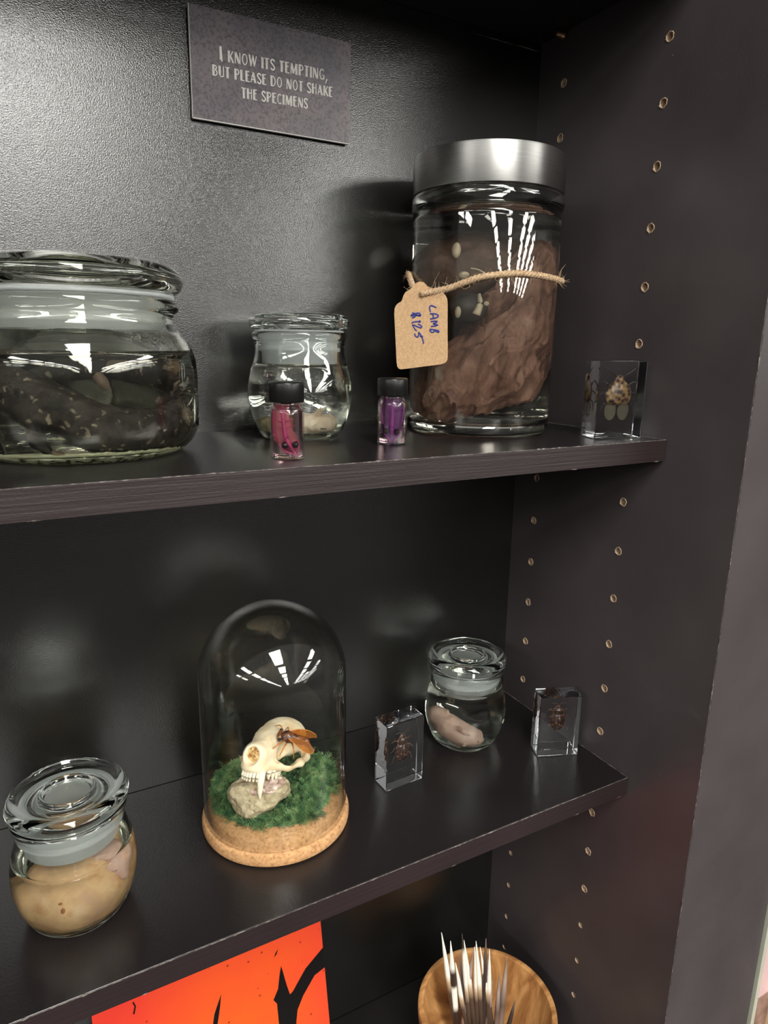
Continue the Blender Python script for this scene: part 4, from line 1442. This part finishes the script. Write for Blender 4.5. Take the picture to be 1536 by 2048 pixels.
def beetle(t, c):
    """Rounded brown beetle, belly to the back, legs spread."""
    b = bpy.data.objects.new('beetle', None)
    COL.objects.link(b)
    b.parent = t
    b.location = c
    shell = surf(lambda p: smin(smin(sd_ell(p, (0, 0, -0.002), (0.0082, 0.0048, 0.0118)), sd_ell(p, (0, -0.0002, 0.0098), (0.0062, 0.0038, 0.0045)), 0.0012), sd_ell(p, (0, -0.0002, 0.0145), (0.0030, 0.0026, 0.0028)), 0.001)
                 + 0.0004 * (np.abs(p[..., 0]) < 0.00035) * (p[..., 2] < 0.006) + 0.0002 * snoise(p, 700, 71), (-0.0105, -0.007, -0.0155), (0.0105, 0.007, 0.019), 0.0006)
    mobj('shell', shell, M['beetle'], b)
    for s in (-1, 1):
        mobj('antenna', tube(spline([(s * 0.001, -0.001, 0.0165), (s * 0.004, -0.002, 0.0195), (s * 0.0085, -0.002, 0.0190)], 5), [0.0003, 0.0002], 6), M['insect_leg'], b)
        for z0, zk, z1, x1 in ((0.008, 0.0120, 0.0100, 0.0125), (0.002, 0.0035, -0.0010, 0.0135), (-0.004, -0.0060, -0.0135, 0.0120)):
            mobj('leg', tube(spline([(s * 0.004, 0.001, z0), (s * 0.0090, -0.0005, zk), (s * 0.0105, -0.0005, (zk + z1) / 2), (s * x1, 0.0005, z1)], 4), [0.0006, 0.00045, 0.00025], 6), M['insect_leg'], b)


def shield_bug(t, c):
    b = bpy.data.objects.new('shield_bug', None)
    COL.objects.link(b)
    b.parent = t
    b.location = c
    mobj('shell', surf(lambda p: smin(smax(sd_ell(p, (0, 0, -0.001), (0.0128, 0.0040, 0.0130)), -(p[..., 2] + 0.0100), 0.003), sd_ell(p, (0, -0.0005, 0.0120), (0.0042, 0.003, 0.0042)), 0.002)
                       + 0.0003 * snoise(p, 500, 81), (-0.015, -0.006, -0.016), (0.015, 0.006, 0.018), 0.0007), M['shield_bug'], b, label='gold shell with black spots')
    for s in (-1, 1):
        mobj('wing', ellipsoid((s * 0.0064, 0.0012, -0.0155), (0.0058, 0.0005, 0.0085), 20, 10), M['bug_wing'], b, label='clear rounded hind wing')
        mobj('antenna', tube(spline([(s * 0.003, -0.001, 0.0145), (s * 0.008, -0.002, 0.0180), (s * 0.0165, -0.002, 0.0230)], 5), [0.0005, 0.00035], 6), M['insect_black'], b)
        for z0, z1, x1 in ((0.006, 0.010, 0.0165), (-0.002, -0.001, 0.0180), (-0.007, -0.016, 0.0165)):
            mobj('leg', tube(spline([(s * 0.008, 0.002, z0), (s * 0.0140, 0.0015, (z0 + z1) / 2 + 0.002), (s * x1, 0.0015, z1)], 4), [0.0008, 0.0004], 6), M['insect_black'], b)


resin_block('clear resin block with a gold spotted bug at the upper shelf right end', (-0.0600, -0.1765, ZA), math.radians(-15), 0.0470, 0.0240, 0.0690, shield_bug, (0.001, -0.001, 0.0400))
resin_block('clear resin block with a brown beetle standing right of the glass bell', (-0.2315, -0.1130, ZB), math.radians(3.5), 0.0430, 0.0225, 0.0710, beetle, (0.0, 0.0, 0.0375))
resin_block('clear resin block with a dark beetle at the lower shelf right end', (-0.0600, -0.1352, ZB), math.radians(-22), 0.0450, 0.0220, 0.0690, beetle, (0.0, 0.001, 0.0400))

# ------------------------------------------------------------------ glass bell, cork base and what stands in it
bell = thing('glass_bell', 'glass bell jar on a round cork base over a skull and moss', 'bell jar', LOC['dome'], RZ['dome'])
cork = smooth_profile([(0.0620, 0.0), (0.0655, 0.0012), (0.0666, 0.004), (0.0666, 0.0085), (0.0655, 0.0118), (0.0640, 0.0128)], 4) + [(0.0622, 0.0130), (0.0612, 0.0136), (0.0608, 0.0150), (0.0608, 0.0232), (0.0600, 0.0242), (0.03, 0.0244), (0, 0.0244)]
fix_normals(mobj('cork_base', lathe([(0, 0)] + cork, 96), M['cork'], bell, label='round stepped cork base'))
og, ig = [], []
for k in range(25):
    a = PI / 2 * k / 24
    og.append((0.0642 * math.cos(a), 0.1440 + 0.0652 * math.sin(a)))
    ig.append((0.0622 * math.cos(a), 0.1440 + 0.0632 * math.sin(a)))
og[-1] = (0, og[-1][1])
ig[-1] = (0, ig[-1][1])
walls_o = [(0.0642, z) for z in np.linspace(0.0136, 0.135, 8)]
walls_i = [(0.0622, z) for z in np.linspace(0.135, 0.0136, 8)]
fix_normals(mobj('bell_glass', lathe(list(reversed(ig)) [:0] + [(0, ig[-1][1])] + list(reversed(ig[:-1])) + walls_i + [(0.0625, 0.0131), (0.0639, 0.0131)] + walls_o + og[:-1] + [(0, og[-1][1])], 128), M['dome_glass'], bell))

# skull: nose along +x, its left along +y
def f_skull(p):
    d = sd_ell(p, (-0.024, 0, 0.0075), (0.0250, 0.0195, 0.0165))
    d = smin(d, sd_ell(p, (-0.003, 0, 0.0085), (0.0150, 0.0150, 0.0085)), 0.006)
    d = smin(d, sd_cone(p, (-0.002, 0, 0.003), (0.0225, 0, -0.0005), 0.0135, 0.0112), 0.006)
    d = smin(d, sd_ell(p, (0.0175, 0, -0.0090), (0.0165, 0.0128, 0.0062)), 0.004)
    for s in (-1, 1):
        d = smin(d, sd_chain(p, [(0.0130, s * 0.0120, -0.0075, 0.0046), (0.0035, s * 0.0200, -0.0092, 0.0036), (-0.0110, s * 0.0248, -0.0080, 0.0030), (-0.0240, s * 0.0235, -0.0060, 0.0033), (-0.0340, s * 0.0175, -0.0040, 0.0045)], 0.003), 0.003)
        d = smin(d, sd_cone(p, (-0.0060, s * 0.0110, 0.0125), (-0.0095, s * 0.0190, 0.0085), 0.0036, 0.0013), 0.003)
    for s in (-1, 1):
        d = smax(d, -sd_ell(p, (0.0000, s * 0.0182, 0.0012), (0.0118, 0.0100, 0.0112)), 0.0018)
        d = smax(d, -sd_ell(p, (-0.0185, s * 0.0205, -0.0010), (0.0080, 0.0032, 0.0105)), 0.0018)
        d = smax(d, -sd_ell(p, (0.0125, s * 0.0155, -0.0035), (0.0028, 0.0040, 0.0022)), 0.0010)
    d = smax(d, -sd_ell(p, (0.0345, 0, 0.0015), (0.0090, 0.0072, 0.0082)), 0.0016)
    d = smax(d, -sd_ell(p, (-0.012, 0, -0.0200), (0.030, 0.0100, 0.0080)), 0.003)
    d = smax(d, -(p[..., 2] + 0.0152), 0.002)
    return d + 0.0003 * snoise(p, 220, 91)


sk = thing('animal_skull', 'small cream carnivore skull resting on the pale rock under the glass bell', 'skull', at('dome', (-0.0050, -0.0050, 0.0720)), RZ['dome'] + math.radians(-122))
sk.scale = (1.06, 1.06, 1.06)
sk.rotation_euler = (math.radians(2), math.radians(-22), RZ['dome'] + math.radians(-119))
cr = mobj('cranium', surf(f_skull, (-0.053, -0.034, -0.018), (0.036, 0.034, 0.027), 0.0009), M['bone'], sk)
mobj('nasal_bone', surf(lambda p: sd_ell(p, (0.0270, 0, 0.0015), (0.0022, 0.0066, 0.0072)) + 0.0012 * snoise(p, 900, 95), (0.022, -0.010, -0.008), (0.032, 0.010, 0.012), 0.0006), M['nasal'], sk, label='orange-brown bone inside the nose opening')


def tooth(pts, r, name):
    mobj(name, tube(spline(pts, 5), r, 10), M['tooth'], sk)


tooth([(0.0255, 0.0085, -0.0105), (0.0282, 0.0095, -0.0180), (0.0280, 0.0098, -0.0260), (0.0262, 0.0098, -0.0325)], [0.0030, 0.0029, 0.0020, 0.0004], 'canine_tooth')
for k in range(6):
    y = (k - 2.5) * 0.0026
    x = 0.0322 - 0.0012 * abs(k - 2.5)
    tooth([(x - 0.002, y, -0.0110), (x, y, -0.0150), (x - 0.0003, y, -0.0188)], [0.0013, 0.0013, 0.0008], 'incisor')
for s in (-1, 1):
    for x, y, l in ((0.0190, 0.0112, 0.0045), (0.0135, 0.0122, 0.0060), (0.0085, 0.0128, 0.0065), (0.0035, 0.0128, 0.0050)):
        tooth([(x, s * y, -0.0110), (x, s * y, -0.0142), (x - 0.0004, s * y, -0.0138 - l)], [0.0026, 0.0022, 0.0006], 'premolar')


def f_rock(p):
    q = p + 0.003 * np.stack([snoise(p, 90, 101), snoise(p, 90, 102), snoise(p, 90, 103)], -1)
    d = sd_ell(q, (0, 0, 0), (0.0270, 0.0175, 0.0195))
    d = smax(d, (q @ np.array((0.12, -0.10, 0.985))) - 0.0120, 0.0015)
    d = smax(d, (q @ np.array((0.55, -0.45, -0.70))) - 0.0150, 0.002)
    d = smax(d, (q @ np.array((-0.75, -0.62, -0.2))) - 0.0205, 0.002)
    d = smax(d, (q @ np.array((0.10, -0.95, 0.30))) - 0.0155, 0.003)
    return d - 0.0018 * (1 - np.abs(snoise(p, 240, 104))) + 0.0011 * np.abs(snoise(p, 520, 105))


rk = thing('rock', 'rough pale tan rock under the skull inside the glass bell', 'rock', at('dome', (-0.0150, -0.0260, 0.0440)), RZ['dome'])
mobj('rock_mass', surf(f_rock, (-0.036, -0.026, -0.028), (0.036, 0.026, 0.024), 0.0010), M['rock'], rk)
mobj('crystal_crust', surf(lambda p: sd_ell(p, (0.004, -0.004, 0.0105), (0.0180, 0.0110, 0.0034)) + 0.0022 * snoise(p, 380, 111), (-0.020, -0.020, 0.004), (0.028, 0.012, 0.020), 0.0009), M['rock_crust'], rk, label='pinkish brown crystal crust')


# moss: feathery fronds on low mounds
def moss_h(x, y):
    return 0.003 + 0.020 * math.exp(-(((x - 0.037) / 0.017) ** 2 + ((y - 0.004) / 0.022) ** 2)) + 0.016 * math.exp(-(((x + 0.038) / 0.015) ** 2 + ((y - 0.006) / 0.020) ** 2)) \
        + 0.012 * math.exp(-((x / 0.03) ** 2 + ((y - 0.028) / 0.016) ** 2))


def moss_ok(x, y):
    r = math.hypot(x, y)
    a = math.atan2(-y, x)
    lim = 0.0555 + 0.002 * math.sin(5 * a)
    if -y > 0:
        lim = 0.0575 - 0.0135 * max(0, math.sin(a)) + 0.0035 * math.sin(7 * a + 1)
    return r < lim


ml = []
base_v, base_f = surf(lambda p: np.maximum(p[..., 2] - 0.0244 - (0.0005 + 0.018 * np.exp(-(((p[..., 0] - 0.037) / 0.017) ** 2 + ((p[..., 1] - 0.004) / 0.022) ** 2)) + 0.016 * np.exp(-(((p[..., 0] + 0.038) / 0.015) ** 2 + ((p[..., 1] - 0.006) / 0.020) ** 2))
                                                         + 0.012 * np.exp(-((p[..., 0] / 0.03) ** 2 + ((p[..., 1] - 0.028) / 0.016) ** 2))) + 0.0012 * snoise(p, 220, 121),
                                          np.hypot(p[..., 0], p[..., 1]) + 0.12 * np.clip(-p[..., 1] - 0.02, 0, 1) - 0.050 + 0.003 * snoise(p, 90, 122)), (-0.058, -0.058, 0.0225), (0.058, 0.058, 0.056), 0.0016)
ml.append((base_v, base_f))
cnt = 0
while cnt < 2600:
    x, y = rng.uniform(-0.057, 0.057, 2)
    if not moss_ok(x, y):
        continue
    cnt += 1
    z = 0.0244 + moss_h(x, y) * 0.9
    out = np.array((x, y, 0)) / (math.hypot(x, y) + 1e-6)
    d = out * rng.uniform(0.1, 1.0) + np.array((0, 0, 1)) * rng.uniform(0.25, 1.0) + rng.normal(size=3) * 0.45
    if z < 0.029 and -y > 0.02:
        d[2] = abs(d[2]) * 0.45
    d /= np.linalg.norm(d)
    ln = rng.uniform(0.005, 0.0115) * (1.5 if math.hypot(x, y) > 0.042 and rng.random() < 0.35 else 1.0)
    rr = math.hypot(x + d[0] * ln, y + d[1] * ln)
    if rr > 0.0600:
        ln *= 0.4
    p0 = np.array((x, y, z - 0.001))
    sdv = np.cross(d, rng.normal(size=3))
    sdv /= np.linalg.norm(sdv)
    dro = np.array((0, 0, -1)) * rng.uniform(0.0, 0.45)
    V, F = [], []
    m = 7
    sp = []
    for i in range(m + 1):
        t_ = i / m
        sp.append(p0 + d * ln * t_ + dro * ln * t_ * t_)
    nrm = np.cross(d, sdv)
    for i in range(m + 1):
        w = 0.00034 * (1 - i / (m + 1))
        V += [sp[i] + sdv * w, sp[i] - sdv * w]
    for i in range(m):
        F.append((2 * i, 2 * i + 1, 2 * i + 3, 2 * i + 2))
    for i in range(1, m):
        L_ = ln * 0.42 * (1 - 0.75 * i / m) + 0.0006
        for s in (-1, 1):
            k = len(V)
            tip = sp[i] + (sdv * s * 0.85 + d * 0.6 + nrm * rng.uniform(-0.35, 0.35)) * L_
            mid = sp[i] + (tip - sp[i]) * 0.45
            perp = d * 0.00045
            V += [sp[i], mid + perp, tip, mid - perp]
            F.append((k, k + 1, k + 2, k + 3))
    ml.append((V, F))
for x, y, dx, dy, ln in ((0.000, -0.040, 0.25, -1, 0.0130), (0.004, -0.040, 0.6, -0.8, 0.0110), (-0.006, -0.040, -0.6, -0.7, 0.0100), (-0.020, -0.037, -0.9, -0.5, 0.0100), (-0.030, -0.030, -0.8, -0.5, 0.0100),
                         (0.020, -0.040, 0.5, -0.6, 0.0090), (0.030, -0.036, 0.7, -0.4, 0.0080), (-0.012, -0.040, -0.3, -0.8, 0.0100)):
    for rep in range(3):
        d = np.array((dx + rng.normal() * 0.2, dy + rng.normal() * 0.2, rng.uniform(0.02, 0.25)))
        d /= np.linalg.norm(d)
        sdv = np.cross(d, (0, 0, 1))
        sdv /= np.linalg.norm(sdv)
        p0 = np.array((x + rng.normal() * 0.002, y + rng.normal() * 0.002, 0.0262))
        V, F = [], []
        for i in range(9):
            c = p0 + d * ln * i / 8 - np.array((0, 0, 0.0012 * (i / 8) ** 2))
            l2 = 0.0042 * (1 - 0.8 * i / 8) + 0.0006
            for sg in (-1, 1):
                k = len(V)
                tip = c + (sdv * sg * 0.8 + d * 0.7 + np.array((0, 0, rng.uniform(-0.1, 0.4)))) * l2
                V += [c - d * 0.0004, (c + tip) / 2 + d * 0.0006, tip, (c + tip) / 2 - d * 0.0006]
                F.append((k, k + 1, k + 2, k + 3))
        ml.append((V, F))
mo = mobj('moss', join(*ml), M['moss'], None, False)
mo.location = LOC['dome']
mo.rotation_euler = (0, 0, RZ['dome'])
setp(mo, 'green feathery moss spread over the cork base under the glass bell', 'moss', kind='stuff')

# cicada on the skull
ci = thing('cicada', 'brown cicada with amber veined wings perched on the skull', 'insect', at('dome', (0.0130, -0.0165, 0.0905)))
ci.scale = (1.15, 1.15, 1.15)
ci.rotation_euler = (math.radians(28), math.radians(14), RZ['dome'] + math.radians(-8))
# local: head towards -x, wings towards +x
mobj('thorax', surf(lambda p: smin(sd_ell(p, (-0.001, 0, 0), (0.0062, 0.0046, 0.0044)), sd_ell(p, (0.0085, 0, -0.0008), (0.0072, 0.0038, 0.0034)), 0.002) + 0.0003 * snoise(p, 500, 131), (-0.010, -0.007, -0.007), (0.018, 0.007, 0.007), 0.0006), M['cicada'], ci)
hd = mobj('head', ellipsoid((-0.0072, 0, -0.0004), (0.0026, 0.0044, 0.0026)), M['cicada'], ci)
for s in (-1, 1):
    mobj('eye', ellipsoid((-0.0074, s * 0.0042, 0.0004), (0.0013, 0.0012, 0.0013), 12, 8), M['dark_eye'], hd)
    W = [(-0.001, s * 0.0030, 0.0030), (0.005, s * 0.0062, 0.0026), (0.0125, s * 0.0088, 0.0000), (0.0190, s * 0.0082, -0.0022), (0.0205, s * 0.0052, -0.0014), (0.0160, s * 0.0022, 0.0012), (0.008, s * 0.0012, 0.0034)]
    n_ = len(W)
    V = [tuple(p) for p in W] + [(p[0], p[1], p[2] - 0.00025) for p in W]
    F = [tuple(range(n_)), tuple(range(2 * n_ - 1, n_ - 1, -1))] + [(i, i + n_, (i + 1) % n_ + n_, (i + 1) % n_) for i in range(n_)]
    wg = fix_normals(mobj('wing', (V, F), M['wing'], ci, False))
    vn = [tube(spline(W[:5], 4), [0.0004, 0.0003, 0.0002], 6)]
    for k in range(2, 6):
        vn.append(tube(spline([W[0], ((W[0][0] + W[k][0]) / 2, (W[0][1] + W[k][1]) / 2 - s * 0.0006, (W[0][2] + W[k][2]) / 2 + 0.0004), W[k]], 4), [0.0003, 0.00018], 5))
    mobj('wing_vein', join(*vn), M['vein'], wg)
    for x0, x1, zz in ((-0.0045, -0.0125, -0.0075), (-0.001, -0.0040, -0.0100), (0.003, 0.0070, -0.0110)):
        mobj('leg', tube(spline([(x0, s * 0.003, -0.003), ((x0 + x1) / 2, s * 0.0085, -0.0015), (x1, s * 0.0110, zz)], 5), [0.0007, 0.0005, 0.0003], 6), M['vein'], ci)

# ------------------------------------------------------------------ red picture leaning at the back of the bottom shelf
lean = math.atan2(0.042, 0.208)
pic = thing('picture_panel', 'red and orange picture panel with black branch shapes on the bottom shelf', 'picture', (-0.507, -0.0530, ZC))
pic.rotation_euler = (-lean, 0, 0)
mobj('panel_board', box(0, 0.245, 0, 0.005, 0, 0.33), M['poster'], pic, False)
PIC_SHAPES = [
    [(0.2450, 0.1479), (0.2219, 0.1324), (0.2049, 0.113), (0.2011, 0.1106), (0.1981, 0.1238), (0.1951, 0.1417), (0.1939, 0.1476), (0.1912, 0.1381), (0.188, 0.1231), (0.1817, 0.1129), (0.1853, 0.1072),
     (0.1853, 0.0829), (0.1842, 0.0525), (0.183, 0.02), (0.180, 0.0), (0.212, 0.0), (0.2043, 0.0425), (0.2048, 0.0735), (0.2081, 0.0894), (0.2161, 0.1025), (0.2319, 0.1201), (0.2450, 0.1240)],
    [(0.1256, 0.1451), (0.1232, 0.132), (0.1189, 0.1148), (0.1146, 0.0873), (0.112, 0.04), (0.113, 0.0), (0.098, 0.0), (0.103, 0.06), (0.1074, 0.0909), (0.1142, 0.117), (0.1168, 0.1271)],
    [(0.0392, 0.1771), (0.041, 0.1714), (0.0388, 0.1639), (0.0374, 0.1646), (0.0396, 0.1716), (0.0381, 0.176)],
    [(0.1923, 0.1683), (0.19, 0.1634), (0.1869, 0.1606), (0.189, 0.165)]]
for sh_ in PIC_SHAPES:
    o = mobj('branch_shape', extrude_outline(sh_, 0.0003), M['poster_black'], pic, False)
    fix_normals(o)
    o.location = (0, -0.0001, 0)

# ------------------------------------------------------------------ wooden bowl with quills
BX, BY = -0.100, -0.127
bowl_t = thing('wooden_bowl', 'round turned wooden bowl of quills on the bottom shelf', 'bowl', (BX, BY, ZC))
B_PROF = [(0, 0.0)] + smooth_profile([(0.040, 0.0), (0.052, 0.002), (0.066, 0.018), (0.0755, 0.042), (0.0798, 0.066), (0.0802, 0.0765), (0.0785, 0.0785), (0.0748, 0.0780), (0.0735, 0.0755), (0.0715, 0.060),
                                      (0.065, 0.036), (0.053, 0.017), (0.036, 0.0095)], 5) + [(0.018, 0.008), (0, 0.0078)]
fix_normals(mobj('bowl_body', lathe(B_PROF, 96), M['bowl'], bowl_t))
mobj('knot', ellipsoid((-0.052, 0.031, 0.036), (0.006, 0.006, 0.0075), 14, 10), M['bowl'], bowl_t, label='pale knot on the inside wall')

QUILLS = [
    ((-0.143, -0.0906, -0.9081), (-0.1322, -0.0997, -0.9933), 'b', 0.0027, 'long white-tipped quill at the far left of the bowl, standing tallest'),
    ((-0.1348, -0.0975, -0.9176), (-0.1281, -0.1032, -1.0096), 'a', 0.0030, 'brown and white banded quill second from the left in the bowl'),
    ((-0.1296, -0.1019, -0.9463), (-0.1211, -0.1091, -1.005), 'b', 0.0026, 'short white-tipped quill leaning right across the banded quill'),
    ((-0.1252, -0.1057, -0.9044), (-0.1182, -0.1116, -0.9858), 'e', 0.0026, 'white quill with a thin dark point, left of the bowl centre'),
    ((-0.1232, -0.1074, -0.9128), (-0.117, -0.1126, -0.9674), 'b', 0.0025, 'white-tipped quill just right of the dark-pointed one'),
    ((-0.1128, -0.1161, -0.9111), (-0.1082, -0.12, -0.9667), 'b', 0.0028, 'tallest of three white-tipped quills clustered at the bowl centre'),
    ((-0.1138, -0.1153, -0.9191), (-0.1108, -0.1179, -0.9697), 'b', 0.0022, 'left quill of three white-tipped quills clustered at the bowl centre'),
    ((-0.1091, -0.1193, -0.9177), (-0.1056, -0.1223, -0.9439), 'b', 0.0022, 'right quill of three white-tipped quills clustered at the bowl centre'),
    ((-0.1044, -0.1232, -0.9052), (-0.1029, -0.1245, -0.9917), 'c', 0.0025, 'tall all-dark quill standing right of the central white cluster'),
    ((-0.1009, -0.1262, -0.9187), (-0.0997, -0.1273, -0.9619), 'b', 0.0024, 'rightmost white-tipped quill in the bowl, beside the tall dark quill'),
    ((-0.0858, -0.1391, -0.9231), (-0.0872, -0.1378, -1.0215), 'd', 0.0026, 'streaked brown quill reaching to the bowl rim at the right'),
    ((-0.1146, -0.1146, -0.9228), (-0.118, -0.1117, -0.9894), 'd', 0.0022, 'brown quill slanting left behind the central white cluster'),
    ((-0.0911, -0.1345, -0.9485), (-0.0907, -0.1349, -1.0227), 'd', 0.0022, 'short brown quill left of the streaked one at the right'),
    ((-0.0759, -0.1475, -0.9827), (-0.0796, -0.1443, -1.0159), 'c', 0.0020, 'short dark quill lowest at the far right inside the bowl'),
    ((-0.1269, -0.1042, -0.9321), (-0.121, -0.1092, -0.9802), 'c', 0.0022, 'dark quill half hidden between the left white-tipped quills'),
    ((-0.0967, -0.1298, -0.9609), (-0.0988, -0.128, -1.0195), 'd', 0.0022, 'short brown quill below the rightmost white-tipped quill')]
M['quill_e'] = quill_mat('dark_pointed_quill', [(0.0, _K), (0.45, (0.08, 0.05, 0.035)), (0.55, (0.45, 0.32, 0.2)), (0.62, _W), (0.86, _W), (0.92, _K), (1.0, _K)])
PROFQ = [0.0008, 0.0022, 0.0026, 0.0027, 0.0025, 0.0016, 0.0002]
for a, b, kind, rad, lab in QUILLS:
    a, b = np.array(a), np.array(b)
    d = b - a
    k = (-1.0660 - a[2]) / d[2]
    foot_ = a + d * k
    off = foot_[:2] - (BX, BY)
    rr = np.linalg.norm(off)
    if rr > 0.032:
        foot_[:2] = np.array((BX, BY)) + off / rr * 0.032
    ln = float(np.linalg.norm(a - foot_))
    dirv = Vector(a - foot_).normalized()
    q = mobj('quill', tube([(0, 0, ln * i / 14) for i in range(15)], [p * rad / 0.0020 for p in PROFQ], 10, up=(0, 1, 0)), M['quill_' + kind])
    q.rotation_mode = 'QUATERNION'
    q.rotation_quaternion = Vector((0, 0, 1)).rotation_difference(dirv)
    q.location = foot_
    setp(q, lab, 'quill', 'quills in the wooden bowl')

# ------------------------------------------------------------------ neighbour: glass-edged display stand right of the bookcase
nb = thing('display_stand', 'glass-edged stand of reddish mottled stone and blond wood right of the bookcase', 'display stand', (0.152, -0.2815, FLOOR))
H0 = 0.91
mobj('glass_edge', box(0.0, 0.0065, -0.004, 0.28, 0, H0), M['glass_edge'], nb, False)
mobj('stone_panel', box(0.0066, 0.034, -0.003, 0.27, 0, 0.752), M['stone'], nb, False)
mobj('rose_panel', box(0.0066, 0.034, -0.003, 0.27, 0.7522, H0), M['case_trim'], nb, False)
mobj('wood_top', box(0.0342, 0.55, -0.02, 0.27, 0, 0.745), M['case_wood'], nb, False)
